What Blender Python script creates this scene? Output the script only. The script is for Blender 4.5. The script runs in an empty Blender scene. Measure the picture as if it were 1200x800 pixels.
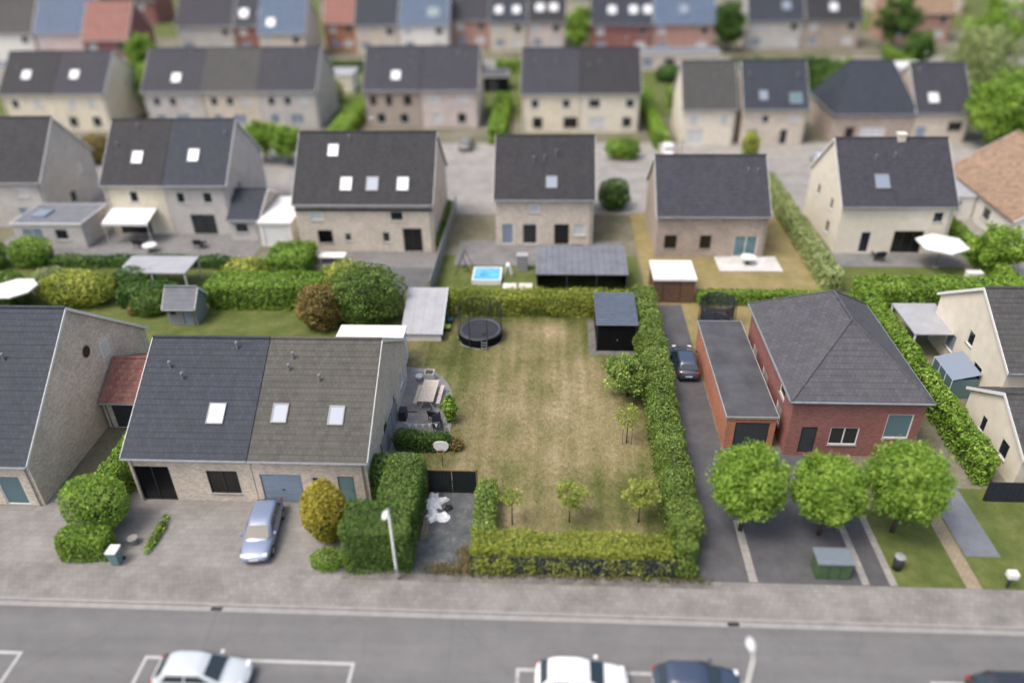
import bpy, bmesh, math, random
import numpy as np
from mathutils import Vector, Matrix, noise

R = math.radians
sc = bpy.context.scene
col = sc.collection

# ------------------------------------------------------------------ camera
CAM_H = 33.0
YAW, PITCH, ROLL = R(3.5), math.atan(560 / 900), R(1.2)
fwd = Vector((-math.sin(YAW) * math.cos(PITCH), math.cos(YAW) * math.cos(PITCH), -math.sin(PITCH)))
rgt = fwd.cross(Vector((0, 0, 1))).normalized()
upv = rgt.cross(fwd)
c_, s_ = math.cos(ROLL), math.sin(ROLL)
rgt, upv = rgt * c_ - upv * s_, upv * c_ + rgt * s_
cam = bpy.data.objects.new('camera', bpy.data.cameras.new('camera'))
col.objects.link(cam)
m = Matrix((rgt, upv, -fwd)).transposed().to_4x4()
m.translation = (0, 0, CAM_H)
cam.matrix_world = m
cam.data.sensor_width = 36
cam.data.lens = 27.0
cam.data.clip_start = 1
cam.data.clip_end = 6000
cam.data.dof.use_dof = True
cam.data.dof.focus_distance = 51.5
cam.data.dof.aperture_fstop = 0.034
sc.camera = cam

# ------------------------------------------------------------------ sky, sun, exposure
SUN_EL, SUN_AZ = 63.0, -122.0      # azimuth from +Y towards +X
to_sun = Vector((math.sin(R(SUN_AZ)) * math.cos(R(SUN_EL)), math.cos(R(SUN_AZ)) * math.cos(R(SUN_EL)), math.sin(R(SUN_EL))))
w = bpy.data.worlds.new('World'); sc.world = w; w.use_nodes = True
nt = w.node_tree
sky = nt.nodes.new('ShaderNodeTexSky'); sky.sky_type = 'NISHITA'; sky.sun_disc = False
sky.sun_elevation = R(SUN_EL); sky.sun_rotation = R(SUN_AZ)
sky.dust_density = 6.0; sky.ozone_density = 1.0; sky.air_density = 1.0
bg = nt.nodes['Background']; bg.inputs[1].default_value = 0.15
nt.links.new(sky.outputs[0], bg.inputs[0])
sun = bpy.data.objects.new('sun', bpy.data.lights.new('sun', 'SUN'))
col.objects.link(sun)
sun.data.energy = 0.9; sun.data.angle = R(18); sun.data.color = (1, 0.98, 0.955)
sun.rotation_euler = to_sun.to_track_quat('Z', 'Y').to_euler()
sun.location = (0, 60, 80)
sc.view_settings.view_transform = 'Standard'; sc.view_settings.look = 'None'
sc.view_settings.gamma = 1; sc.view_settings.exposure = 0.74
sc.view_settings.use_curve_mapping = False

# ------------------------------------------------------------------ materials
MATS = {}
def new_mat(name):
    mt = bpy.data.materials.new(name); mt.use_nodes = True
    MATS[name] = mt
    return mt, mt.node_tree, mt.node_tree.nodes['Principled BSDF']
def N(t, kind, **kw):
    n = t.nodes.new(kind)
    for k, v in kw.items():
        if k in n.inputs: n.inputs[k].default_value = v
        else: setattr(n, k, v)
    return n
def L(t, a, b): t.links.new(a, b)
def ramp(t, fac, stops):
    r = t.nodes.new('ShaderNodeValToRGB')
    el = r.color_ramp.elements
    while len(el) < len(stops): el.new(0.5)
    for e, (p, c) in zip(el, stops):
        e.position = p; e.color = (*c, 1)
    L(t, fac, r.inputs[0]); return r
def mul(c, k): return tuple(min(1, x * k) for x in c)
def plain(name, c, rough=0.6, metal=0.0, var=0.12, scale=3.0, bump=0.0, bscale=40, spec=0.4):
    mt, t, b = new_mat(name)
    g = N(t, 'ShaderNodeNewGeometry')
    n = N(t, 'ShaderNodeTexNoise', Scale=scale, Detail=5.0, Roughness=0.65)
    L(t, g.outputs['Position'], n.inputs['Vector'])
    r = ramp(t, n.outputs[0], [(0.3, mul(c, 1 - var)), (0.7, mul(c, 1 + var))])
    L(t, r.outputs[0], b.inputs['Base Color'])
    b.inputs['Roughness'].default_value = rough; b.inputs['Metallic'].default_value = metal
    b.inputs['Specular IOR Level'].default_value = spec
    if bump:
        n2 = N(t, 'ShaderNodeTexNoise', Scale=bscale, Detail=3.0)
        L(t, g.outputs['Position'], n2.inputs['Vector'])
        bp = N(t, 'ShaderNodeBump', Strength=bump, Distance=0.02)
        L(t, n2.outputs[0], bp.inputs['Height']); L(t, bp.outputs[0], b.inputs['Normal'])
    return mt
def brick(name, c, mortar, bw=0.22, bh=0.075, var=0.25, stain=0.12):
    mt, t, b = new_mat(name)
    g = N(t, 'ShaderNodeNewGeometry')
    sp = N(t, 'ShaderNodeSeparateXYZ'); L(t, g.outputs['Position'], sp.inputs[0])
    ad = N(t, 'ShaderNodeMath', operation='ADD'); L(t, sp.outputs[0], ad.inputs[0]); L(t, sp.outputs[1], ad.inputs[1])
    cb = N(t, 'ShaderNodeCombineXYZ'); L(t, ad.outputs[0], cb.inputs[0]); L(t, sp.outputs[2], cb.inputs[1])
    br = N(t, 'ShaderNodeTexBrick', Scale=1.0)
    br.inputs['Color1'].default_value = (*mul(c, 1 - var), 1); br.inputs['Color2'].default_value = (*mul(c, 1 + var), 1)
    br.inputs['Mortar'].default_value = (*mortar, 1)
    br.inputs['Brick Width'].default_value = bw; br.inputs['Row Height'].default_value = bh; br.inputs['Mortar Size'].default_value = 0.009
    L(t, cb.outputs[0], br.inputs['Vector'])
    n = N(t, 'ShaderNodeTexNoise', Scale=0.6, Detail=6.0, Roughness=0.7); L(t, g.outputs['Position'], n.inputs['Vector'])
    r = ramp(t, n.outputs[0], [(0.3, (1 - stain * 2,) * 3), (0.7, (1 + 0 * stain,) * 3)])
    mx = N(t, 'ShaderNodeMix', data_type='RGBA', blend_type='MULTIPLY'); mx.inputs[0].default_value = 1
    L(t, br.outputs[0], mx.inputs[6]); L(t, r.outputs[0], mx.inputs[7])
    L(t, mx.outputs[2], b.inputs['Base Color']); b.inputs['Roughness'].default_value = 0.85
    bp = N(t, 'ShaderNodeBump', Strength=0.4, Distance=0.01, invert=True); L(t, br.outputs[1], bp.inputs['Height']); L(t, bp.outputs[0], b.inputs['Normal'])
    return mt
def tiles(name, c, var=0.25, moss=(0.10, 0.10, 0.06), mossamt=0.25, rough=0.7, ts=0.3, spec=0.22):
    mt, t, b = new_mat(name)
    g = N(t, 'ShaderNodeNewGeometry')
    sp = N(t, 'ShaderNodeSeparateXYZ'); L(t, g.outputs['Position'], sp.inputs[0])
    ad = N(t, 'ShaderNodeMath', operation='MULTIPLY_ADD'); L(t, sp.outputs[2], ad.inputs[0]); ad.inputs[1].default_value = 1.0; L(t, sp.outputs[1], ad.inputs[2])
    cb = N(t, 'ShaderNodeCombineXYZ'); L(t, sp.outputs[0], cb.inputs[0]); L(t, ad.outputs[0], cb.inputs[1])
    br = N(t, 'ShaderNodeTexBrick', Scale=1.0)
    br.inputs['Color1'].default_value = (*mul(c, 1 - var), 1); br.inputs['Color2'].default_value = (*mul(c, 1 + var), 1)
    br.inputs['Mortar'].default_value = (*mul(c, 0.5), 1)
    br.inputs['Brick Width'].default_value = ts; br.inputs['Row Height'].default_value = 0.42; br.inputs['Mortar Size'].default_value = 0.012
    L(t, cb.outputs[0], br.inputs['Vector'])
    mp = N(t, 'ShaderNodeMapping'); mp.inputs['Scale'].default_value = (1.6, 0.35, 0.35); L(t, g.outputs['Position'], mp.inputs['Vector'])
    n = N(t, 'ShaderNodeTexNoise', Scale=0.9, Detail=7.0, Roughness=0.72); L(t, mp.outputs[0], n.inputs['Vector'])
    r = ramp(t, n.outputs[0], [(0.42, (0, 0, 0)), (0.72, (mossamt * 2,) * 3)])
    mx = N(t, 'ShaderNodeMix', data_type='RGBA'); L(t, r.outputs[0], mx.inputs[0])
    L(t, br.outputs[0], mx.inputs[6]); mx.inputs[7].default_value = (*moss, 1)
    L(t, mx.outputs[2], b.inputs['Base Color']); b.inputs['Roughness'].default_value = rough; b.inputs['Specular IOR Level'].default_value = spec
    return mt
def paving(name, c, bw=0.6, bh=0.4, var=0.1, mort=0.6, stain=0.3):
    mt, t, b = new_mat(name)
    g = N(t, 'ShaderNodeNewGeometry')
    br = N(t, 'ShaderNodeTexBrick', Scale=1.0)
    br.inputs['Color1'].default_value = (*mul(c, 1 - var), 1); br.inputs['Color2'].default_value = (*mul(c, 1 + var), 1)
    br.inputs['Mortar'].default_value = (*mul(c, mort), 1)
    br.inputs['Brick Width'].default_value = bw; br.inputs['Row Height'].default_value = bh; br.inputs['Mortar Size'].default_value = 0.012
    L(t, g.outputs['Position'], br.inputs['Vector'])
    n = N(t, 'ShaderNodeTexNoise', Scale=0.45, Detail=8.0, Roughness=0.7); L(t, g.outputs['Position'], n.inputs['Vector'])
    r = ramp(t, n.outputs[0], [(0.32, (1 - stain,) * 3), (0.62, (1.0,) * 3)])
    mx = N(t, 'ShaderNodeMix', data_type='RGBA', blend_type='MULTIPLY'); mx.inputs[0].default_value = 1
    L(t, br.outputs[0], mx.inputs[6]); L(t, r.outputs[0], mx.inputs[7])
    L(t, mx.outputs[2], b.inputs['Base Color']); b.inputs['Roughness'].default_value = 0.85
    return mt
def rough_ground(name, stops, scale=0.6, fine=14, rough=0.95, bump=0.3):
    """patchy ground: coarse noise and fine noise through one ramp"""
    mt, t, b = new_mat(name)
    g = N(t, 'ShaderNodeNewGeometry')
    n = N(t, 'ShaderNodeTexNoise', Scale=scale, Detail=8.0, Roughness=0.75); L(t, g.outputs['Position'], n.inputs['Vector'])
    n2 = N(t, 'ShaderNodeTexNoise', Scale=fine, Detail=4.0, Roughness=0.7); L(t, g.outputs['Position'], n2.inputs['Vector'])
    ma = N(t, 'ShaderNodeMath', operation='MULTIPLY_ADD'); L(t, n2.outputs[0], ma.inputs[0]); ma.inputs[1].default_value = 0.45
    L(t, n.outputs[0], ma.inputs[2])
    mb = N(t, 'ShaderNodeMath', operation='SUBTRACT'); L(t, ma.outputs[0], mb.inputs[0]); mb.inputs[1].default_value = 0.225
    r = ramp(t, mb.outputs[0], stops); L(t, r.outputs[0], b.inputs['Base Color'])
    b.inputs['Roughness'].default_value = rough; b.inputs['Specular IOR Level'].default_value = 0.25
    bp = N(t, 'ShaderNodeBump', Strength=bump, Distance=0.04); L(t, n2.outputs[0], bp.inputs['Height']); L(t, bp.outputs[0], b.inputs['Normal'])
    return mt
def leafmat(name, stops, trans=0.35, rough=0.5):
    mt, t, b = new_mat(name)
    a = N(t, 'ShaderNodeAttribute', attribute_name='tint')
    r = ramp(t, a.outputs['Fac'], stops)
    L(t, r.outputs[0], b.inputs['Base Color']); b.inputs['Roughness'].default_value = rough; b.inputs['Specular IOR Level'].default_value = 0.3
    tr = N(t, 'ShaderNodeBsdfTranslucent'); L(t, r.outputs[0], tr.inputs[0])
    mx = N(t, 'ShaderNodeMixShader'); mx.inputs[0].default_value = trans
    L(t, b.outputs[0], mx.inputs[1]); L(t, tr.outputs[0], mx.inputs[2])
    L(t, mx.outputs[0], t.nodes['Material Output'].inputs[0])
    return mt
def glassy(name, c, rough=0.06, coat=0.0):
    mt, t, b = new_mat(name)
    b.inputs['Base Color'].default_value = (*c, 1); b.inputs['Roughness'].default_value = rough
    b.inputs['Specular IOR Level'].default_value = 0.6; b.inputs['Coat Weight'].default_value = coat; b.inputs['Coat Roughness'].default_value = 0.03
    return mt
def netmat(name, c, alpha):
    mt, t, b = new_mat(name)
    g = N(t, 'ShaderNodeNewGeometry')
    n = N(t, 'ShaderNodeTexNoise', Scale=3.0, Detail=2.0); L(t, g.outputs['Position'], n.inputs['Vector'])
    r = ramp(t, n.outputs[0], [(0.3, (alpha * 0.8,) * 3), (0.7, (alpha * 1.2,) * 3)])
    b.inputs['Base Color'].default_value = (*c, 1); b.inputs['Roughness'].default_value = 0.8
    L(t, r.outputs[0], b.inputs['Alpha'])
    return mt

brick('wall_beige', (0.6395, 0.5436, 0.4317), (0.6713, 0.6235, 0.5436))
brick('wall_cream', (0.815, 0.7261, 0.5482), (0.7409, 0.6817, 0.5631), var=0.1)
brick('wall_grey', (0.5367, 0.5049, 0.4734), (0.5998, 0.5682, 0.5209), var=0.15)
brick('wall_pink', (0.6505, 0.5322, 0.4879), (0.6209, 0.5618, 0.5322), var=0.12)
brick('wall_brown', (0.4174, 0.3289, 0.2656), (0.4807, 0.4301, 0.3795))
brick('wall_red', (0.27, 0.07425, 0.06075), (0.324, 0.243, 0.216), var=0.3)
brick('wall_orange', (0.462, 0.154, 0.066), (0.418, 0.286, 0.22), var=0.25)
brick('wall_salmon', (0.462, 0.242, 0.187), (0.462, 0.352, 0.308), var=0.2)
plain('render_cream', (0.682, 0.627, 0.517), 0.85, var=0.08, scale=1.2, bump=0.1)
plain('render_white', (0.714, 0.693, 0.6405), 0.85, var=0.06, scale=1.2, bump=0.1)
tiles('roof_slate', (0.038, 0.045, 0.060), var=0.13, mossamt=0.06)
tiles('roof_dark', (0.03404, 0.03478, 0.03922), var=0.18, moss=(0.0592, 0.05772, 0.05032), mossamt=0.16)
tiles('roof_violet', (0.045, 0.046, 0.057), var=0.16, moss=(0.075, 0.072, 0.075), mossamt=0.14)
tiles('roof_grey', (0.06512, 0.06438, 0.06438), var=0.18, moss=(0.0888, 0.0888, 0.074), mossamt=0.2)
tiles('roof_moss', (0.0777, 0.07548, 0.06808), var=0.15, moss=(0.1036, 0.0999, 0.0777), mossamt=0.3)
tiles('roof_hip', (0.074, 0.074, 0.08288), var=0.15, moss=(0.0962, 0.0962, 0.0925), mossamt=0.2, spec=0.35)
tiles('roof_blue', (0.10, 0.14, 0.21), mossamt=0.1)
tiles('roof_tan', (0.27, 0.185, 0.125), moss=(0.22, 0.17, 0.12), mossamt=0.2)
tiles('roof_red', (0.26, 0.12, 0.10), moss=(0.2, 0.13, 0.1), mossamt=0.3)
plain('roof_flat_grey', (0.14, 0.15, 0.17), 0.8, var=0.2, scale=0.8)
plain('roof_flat_dark', (0.06375, 0.06545, 0.07225), 0.75, var=0.3, scale=0.7)
plain('roof_flat_white', (0.612, 0.612, 0.6035), 0.6, var=0.06, scale=1.0)
plain('roof_flat_pale', (0.315, 0.3225, 0.3375), 0.55, var=0.1, scale=1.0)
plain('corrugated_metal', (0.1674, 0.1984, 0.2418), 0.42, metal=0.5, var=0.16, scale=2.0)
plain('white_paint', (0.7176, 0.7176, 0.6992), 0.5, var=0.05)
plain('off_white', (0.62, 0.61, 0.58), 0.6, var=0.08)
plain('black_wood', (0.006, 0.006, 0.007), 0.85, var=0.3, scale=6, spec=0.12)
plain('dark_metal', (0.03, 0.032, 0.036), 0.45, var=0.1)
plain('gutter_zinc', (0.30, 0.31, 0.32), 0.45, metal=0.5, var=0.15)
plain('grey_plastic', (0.24, 0.25, 0.26), 0.5, var=0.1)
plain('blue_door', (0.22, 0.28, 0.36), 0.5, var=0.06)
plain('green_door', (0.14, 0.24, 0.24), 0.45, var=0.08)
plain('dark_door', (0.04, 0.045, 0.05), 0.5, var=0.15)
plain('brown_wood', (0.13, 0.075, 0.045), 0.7, var=0.3, scale=5)
plain('pale_wood', (0.64, 0.56, 0.46), 0.65, var=0.18, scale=7)
plain('old_wood', (0.20, 0.16, 0.12), 0.8, var=0.3, scale=8)
plain('bark', (0.075, 0.055, 0.04), 0.9, var=0.35, scale=10, bump=0.5, bscale=30)
plain('concrete', (0.255, 0.2475, 0.2325), 0.85, var=0.14, scale=1.5, bump=0.15)
rough_ground('marking_paint', [(0.30, (0.19, 0.19, 0.188)), (0.42, (0.36, 0.36, 0.35)), (0.7, (0.44, 0.44, 0.43))], 1.4, 9, 0.75, 0.1)
plain('gate_green', (0.008, 0.014, 0.014), 0.55, var=0.3, scale=4)
plain('fence_navy', (0.02, 0.024, 0.035), 0.6, var=0.25, scale=4)
plain('tarp_white', (0.80, 0.80, 0.80), 0.5, var=0.04, bump=0.2, bscale=8)
plain('rubber', (0.02, 0.02, 0.021), 0.8, var=0.2)
plain('mat_black', (0.035, 0.038, 0.048), 0.6, var=0.15)
plain('pad_grey', (0.045, 0.0495, 0.05625), 0.5, var=0.1)
plain('chair_navy', (0.022, 0.026, 0.038), 0.6, var=0.2)
plain('toy_green', (0.30, 0.42, 0.06), 0.5); plain('toy_teal', (0.03, 0.11, 0.14), 0.5)
plain('rim_alloy', (0.45, 0.46, 0.47), 0.35, metal=0.8)
plain('red_light', (0.35, 0.02, 0.015), 0.25); plain('clear_light', (0.7, 0.72, 0.74), 0.15)
plain('water_blue', (0.10, 0.36, 0.70), 0.05, var=0.45, scale=1.1, spec=0.6)
plain('cabinet_green', (0.06, 0.11, 0.05), 0.6, var=0.2); plain('lid_bluegrey', (0.15, 0.18, 0.21), 0.5)
plain('soil', (0.10, 0.075, 0.05), 0.95, var=0.3, scale=4, bump=0.4)
plain('core_green', (0.05, 0.07, 0.025), 0.95, var=0.3, scale=5)  # dark green solid core under the leaves of hedges and shrubs
glassy('pane_dark', (0.02, 0.024, 0.028)); glassy('pane_teal', (0.10, 0.17, 0.19), 0.08); glassy('pane_blind', (0.55, 0.56, 0.57), 0.15, 0.4)
glassy('pane_sky', (0.19, 0.235, 0.30), 0.4, 0.0); glassy('pane_black', (0.006, 0.006, 0.007), 0.12); glassy('car_glass', (0.02, 0.03, 0.035), 0.04, 0.4)
glassy('pane_bright', (0.62, 0.65, 0.67), 0.35, 0.0)
for nm, cc in (('silver', (0.46, 0.50, 0.52)), ('white', (0.80, 0.81, 0.80)), ('navy', (0.035, 0.05, 0.085)), ('black', (0.02, 0.022, 0.028)),
               ('steel_blue', (0.16, 0.205, 0.30)), ('pale_blue', (0.42, 0.48, 0.55)), ('red', (0.25, 0.03, 0.03)), ('grey', (0.16, 0.165, 0.17))):
    glassy('paint_' + nm, cc, 0.35, 0.8)
netmat('net_black', (0.02, 0.022, 0.025), 0.2); netmat('net_navy', (0.015, 0.02, 0.035), 0.7)

mt, t, b = new_mat('asphalt')
g = N(t, 'ShaderNodeNewGeometry'); mp = N(t, 'ShaderNodeMapping'); mp.inputs['Scale'].default_value = (.05, .9, 1); L(t, g.outputs['Position'], mp.inputs['Vector'])
n1 = N(t, 'ShaderNodeTexNoise', Scale=1.0, Detail=5.0, Roughness=0.6); L(t, mp.outputs[0], n1.inputs['Vector'])
n2 = N(t, 'ShaderNodeTexNoise', Scale=0.55, Detail=9.0, Roughness=0.78); L(t, g.outputs['Position'], n2.inputs['Vector'])
n3 = N(t, 'ShaderNodeTexVoronoi', feature='DISTANCE_TO_EDGE', Scale=0.22); L(t, g.outputs['Position'], n3.inputs['Vector'])
ad = N(t, 'ShaderNodeMath', operation='ADD'); L(t, n1.outputs[0], ad.inputs[0]); L(t, n2.outputs[0], ad.inputs[1])
r = ramp(t, ad.outputs[0], [(0.35, (0.1161, 0.1161, 0.1178)), (0.5, (0.1419, 0.141, 0.1393)), (0.68, (0.172, 0.1703, 0.1677))])
ad.use_clamp = False
hf = N(t, 'ShaderNodeMath', operation='MULTIPLY'); hf.inputs[1].default_value = .5; L(t, ad.outputs[0], hf.inputs[0]); L(t, hf.outputs[0], r.inputs[0])
r2 = ramp(t, n3.outputs[0], [(0.0, (0.8, 0.8, 0.8)), (0.006, (1, 1, 1))])
mx = N(t, 'ShaderNodeMix', data_type='RGBA', blend_type='MULTIPLY'); mx.inputs[0].default_value = .8; L(t, r.outputs[0], mx.inputs[6]); L(t, r2.outputs[0], mx.inputs[7])
L(t, mx.outputs[2], b.inputs['Base Color']); b.inputs['Roughness'].default_value = .85; b.inputs['Specular IOR Level'].default_value = .25
rough_ground('asphalt_dark', [(0.25, (0.055, 0.055, 0.06)), (0.5, (0.085, 0.085, 0.09)), (0.75, (0.12, 0.12, 0.125))], 0.5, 25, 0.85, 0.2)
rough_ground('gravel', [(0.25, (0.04, 0.047, 0.05)), (0.42, (0.075, 0.085, 0.09)), (0.58, (0.115, 0.122, 0.122)), (0.75, (0.24, 0.235, 0.215))], 1.3, 11, 0.9, 0.8)
rough_ground('verge_grit', [(0.25, (0.06, 0.058, 0.052)), (0.45, (0.12, 0.115, 0.105)), (0.6, (0.17, 0.16, 0.145)), (0.75, (0.30, 0.27, 0.22))], 1.5, 10, 0.9, 0.6)
rough_ground('grass_green', [(0.25, (0.044, 0.068, 0.016)), (0.5, (0.088, 0.112, 0.028)), (0.75, (0.16, 0.16, 0.056))], 0.5, 12)
rough_ground('grass_dry', [(0.25, (0.128, 0.12, 0.04)), (0.5, (0.224, 0.184, 0.08)), (0.75, (0.304, 0.248, 0.136))], 0.5, 12)
rough_ground('terrain_mix', [(0.3, (0.075, 0.0825, 0.0375)), (0.5, (0.1425, 0.135, 0.09)), (0.7, (0.225, 0.21, 0.18))], 0.12, 3)
paving('paving_beige', (0.2321, 0.2205, 0.2058), var=0.08, mort=0.74); paving('paving_pale', (0.308, 0.294, 0.2695), 0.5, 0.5); paving('paving_grey', (0.1872, 0.1836, 0.18), 0.4, 0.4)
paving('patio_stone', (0.29, 0.28, 0.265), 0.4, 0.4, var=0.12); paving('pavement_slab', (0.2304, 0.2208, 0.2052), 0.3, 0.3, var=0.08, mort=0.76, stain=0.4); paving('paving_dark', (0.12, 0.12, 0.125), 0.4, 0.2); paving('paving_tan', (0.315, 0.255, 0.1725), 0.3, 0.2)
paving('street_pale', (0.272, 0.2618, 0.2448), 1.5, 1.5, var=0.05); paving('slab_white', (0.595, 0.5865, 0.561), 0.8, 0.8, var=0.05)

LG = leafmat
LG('leaf_laurel', [(0.0, (0.084, 0.1344, 0.02464)), (0.45, (0.1848, 0.28, 0.05376)), (0.85, (0.336, 0.448, 0.112)), (1.0, (0.5376, 0.6048, 0.2016))])
LG('leaf_beech', [(0.0, (0.05376, 0.1165, 0.02128)), (0.5, (0.1344, 0.233, 0.04256)), (0.85, (0.2688, 0.3584, 0.0896)), (1.0, (0.448, 0.3584, 0.1254))])
LG('leaf_yellow', [(0.0, (0.1142, 0.1714, 0.0224)), (0.4, (0.3046, 0.3618, 0.05376)), (0.8, (0.5712, 0.5902, 0.1142)), (1.0, (0.7997, 0.7806, 0.2285))])
LG('leaf_golden', [(0.0, (0.168, 0.1848, 0.02016)), (0.5, (0.4368, 0.3696, 0.0504)), (1.0, (0.672, 0.5544, 0.1008))])
LG('leaf_bright', [(0.0, (0.095, 0.185, 0.02)), (0.5, (0.225, 0.375, 0.045)), (1.0, (0.44, 0.60, 0.12))])
LG('leaf_deep', [(0.0, (0.03248, 0.08064, 0.01568)), (0.5, (0.08064, 0.1702, 0.03024)), (1.0, (0.1971, 0.3226, 0.06272))])
LG('leaf_lawn_tree', [(0.0, (0.1523, 0.2094, 0.03808)), (0.5, (0.3237, 0.3808, 0.07616)), (1.0, (0.5712, 0.5712, 0.1523))])
LG('leaf_brown', [(0.0, (0.1344, 0.1176, 0.0336)), (0.5, (0.2856, 0.2016, 0.0672)), (1.0, (0.4032, 0.3528, 0.1176))])
LG('leaf_pale', [(0.0, (0.168, 0.2184, 0.084)), (0.5, (0.3192, 0.3864, 0.1512)), (1.0, (0.504, 0.5544, 0.252))])
LG('blade', [(0.0, (0.0663, 0.0819, 0.0195)), (0.3, (0.1248, 0.1287, 0.039)), (0.55, (0.234, 0.1911, 0.0936)), (0.8, (0.312, 0.2496, 0.1365)), (1.0, (0.39, 0.3276, 0.2028))], 0.25, 0.8)
# the lawn: how dry each spot is comes from the 'dry' attribute of the sheet
mt, t, b = new_mat('lawn_mix')
a = N(t, 'ShaderNodeAttribute', attribute_name='dry'); g = N(t, 'ShaderNodeNewGeometry')
mpl = N(t, 'ShaderNodeMapping'); mpl.inputs['Scale'].default_value = (1.0, .45, 1.0); L(t, g.outputs['Position'], mpl.inputs['Vector'])
n = N(t, 'ShaderNodeTexNoise', Scale=5.0, Detail=9.0, Roughness=0.9); L(t, mpl.outputs[0], n.inputs['Vector'])
ma = N(t, 'ShaderNodeMath', operation='MULTIPLY_ADD'); L(t, n.outputs[0], ma.inputs[0]); ma.inputs[1].default_value = 2.3
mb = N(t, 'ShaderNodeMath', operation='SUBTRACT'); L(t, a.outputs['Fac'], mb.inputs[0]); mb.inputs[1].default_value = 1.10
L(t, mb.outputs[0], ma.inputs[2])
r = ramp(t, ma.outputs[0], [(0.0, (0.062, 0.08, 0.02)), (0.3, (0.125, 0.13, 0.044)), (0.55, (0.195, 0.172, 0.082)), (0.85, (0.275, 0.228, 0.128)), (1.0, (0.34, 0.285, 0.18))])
L(t, r.outputs[0], b.inputs['Base Color']); b.inputs['Roughness'].default_value = 0.95; b.inputs['Specular IOR Level'].default_value = 0.2
bp = N(t, 'ShaderNodeBump', Strength=0.5, Distance=0.04); L(t, n.outputs[0], bp.inputs['Height']); L(t, bp.outputs[0], b.inputs['Normal'])

# ------------------------------------------------------------------ mesh helpers
class MB:
    def __init__(s): s.v = []; s.f = []; s.m = []
    def add(s, vs, fs, mi=0):
        o = len(s.v); s.v += [tuple(v) for v in vs]
        for f in fs: s.f.append(tuple(o + i for i in f)); s.m.append(mi)
        return s
    def box(s, x0, x1, y0, y1, z0, z1, mi=0):
        if x0 > x1: x0, x1 = x1, x0
        if y0 > y1: y0, y1 = y1, y0
        return s.add([(x0, y0, z0), (x1, y0, z0), (x1, y1, z0), (x0, y1, z0), (x0, y0, z1), (x1, y0, z1), (x1, y1, z1), (x0, y1, z1)],
                     [(0, 3, 2, 1), (4, 5, 6, 7), (0, 1, 5, 4), (1, 2, 6, 5), (2, 3, 7, 6), (3, 0, 4, 7)], mi)
    def poly(s, pts, mi=0): return s.add(pts, [tuple(range(len(pts)))], mi)
    def prism(s, pts, z0, z1, mi=0):
        n = len(pts)
        vs = [(x, y, z0) for x, y in pts] + [(x, y, z1) for x, y in pts]
        return s.add(vs, [tuple(range(n))[::-1], tuple(range(n, 2 * n))] + [(i, (i + 1) % n, n + (i + 1) % n, n + i) for i in range(n)], mi)
    def tube(s, path, rad, n=8, mi=0, cap=True):
        P = [Vector(p) for p in path]
        if not hasattr(rad, '__len__'): rad = [rad] * len(P)
        vs = []; fs = []
        for i, p in enumerate(P):
            d = (P[min(i + 1, len(P) - 1)] - P[max(i - 1, 0)]).normalized()
            a = d.cross(Vector((0, 0, 1)) if abs(d.z) < 0.95 else Vector((1, 0, 0))).normalized(); b2 = d.cross(a)
            for k in range(n):
                an = 2 * math.pi * k / n
                vs.append(p + (a * math.cos(an) + b2 * math.sin(an)) * rad[i])
        for i in range(len(P) - 1):
            for k in range(n):
                fs.append((i * n + k, i * n + (k + 1) % n, (i + 1) * n + (k + 1) % n, (i + 1) * n + k))
        if cap: fs += [tuple(range(n))[::-1], tuple(range((len(P) - 1) * n, len(P) * n))]
        return s.add(vs, fs, mi)
    def lathe(s, prof, n=24, mi=0, c=(0, 0)):
        vs = []; fs = []
        for (r_, z) in prof:
            for k in range(n):
                an = 2 * math.pi * k / n
                vs.append((c[0] + r_ * math.cos(an), c[1] + r_ * math.sin(an), z))
        for i in range(len(prof) - 1):
            for k in range(n):
                fs.append((i * n + k, i * n + (k + 1) % n, (i + 1) * n + (k + 1) % n, (i + 1) * n + k))
        return s.add(vs, fs, mi)
    def build(s, name, mats, parent=None, loc=(0, 0, 0), rz=0.0, smooth=False, bevel=0.0):
        me = bpy.data.meshes.new(name); me.from_pydata(s.v, [], s.f)
        if isinstance(mats, str): mats = [mats]
        for x in mats: me.materials.append(MATS[x])
        if len(mats) > 1: me.polygons.foreach_set('material_index', s.m)
        if smooth: me.polygons.foreach_set('use_smooth', [True] * len(s.f))
        me.update()
        o = bpy.data.objects.new(name, me); col.objects.link(o)
        o.location = loc; o.rotation_euler[2] = rz
        if parent: o.parent = parent
        if bevel:
            bm_ = o.modifiers.new('edge', 'BEVEL'); bm_.width = bevel; bm_.segments = 2; bm_.limit_method = 'ANGLE'
        return o
def tag(o, label=None, cat=None, group=None, kind=None):
    if label: o['label'] = label
    if cat: o['category'] = cat
    if group: o['group'] = group
    if kind: o['kind'] = kind
    return o
def empty(name, label, cat, loc=(0, 0, 0), rz=0.0, group=None):
    o = bpy.data.objects.new(name, None); col.objects.link(o)
    o.location = loc; o.rotation_euler[2] = rz; o.empty_display_size = 0.3
    return tag(o, label, cat, group)
def copy_tree(o, parent=None):
    c = o.copy(); col.objects.link(c); c.parent = parent
    for ch in o.children: copy_tree(ch, c)
    return c
def structure(name, pts, z, mat, label=None):
    o = MB().poly([(x, y, z) for x, y in pts]).build(name, mat)
    return tag(o, label, kind='structure')
def rect(x0, x1, y0, y1): return [(x0, y0), (x1, y0), (x1, y1), (x0, y1)]

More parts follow.
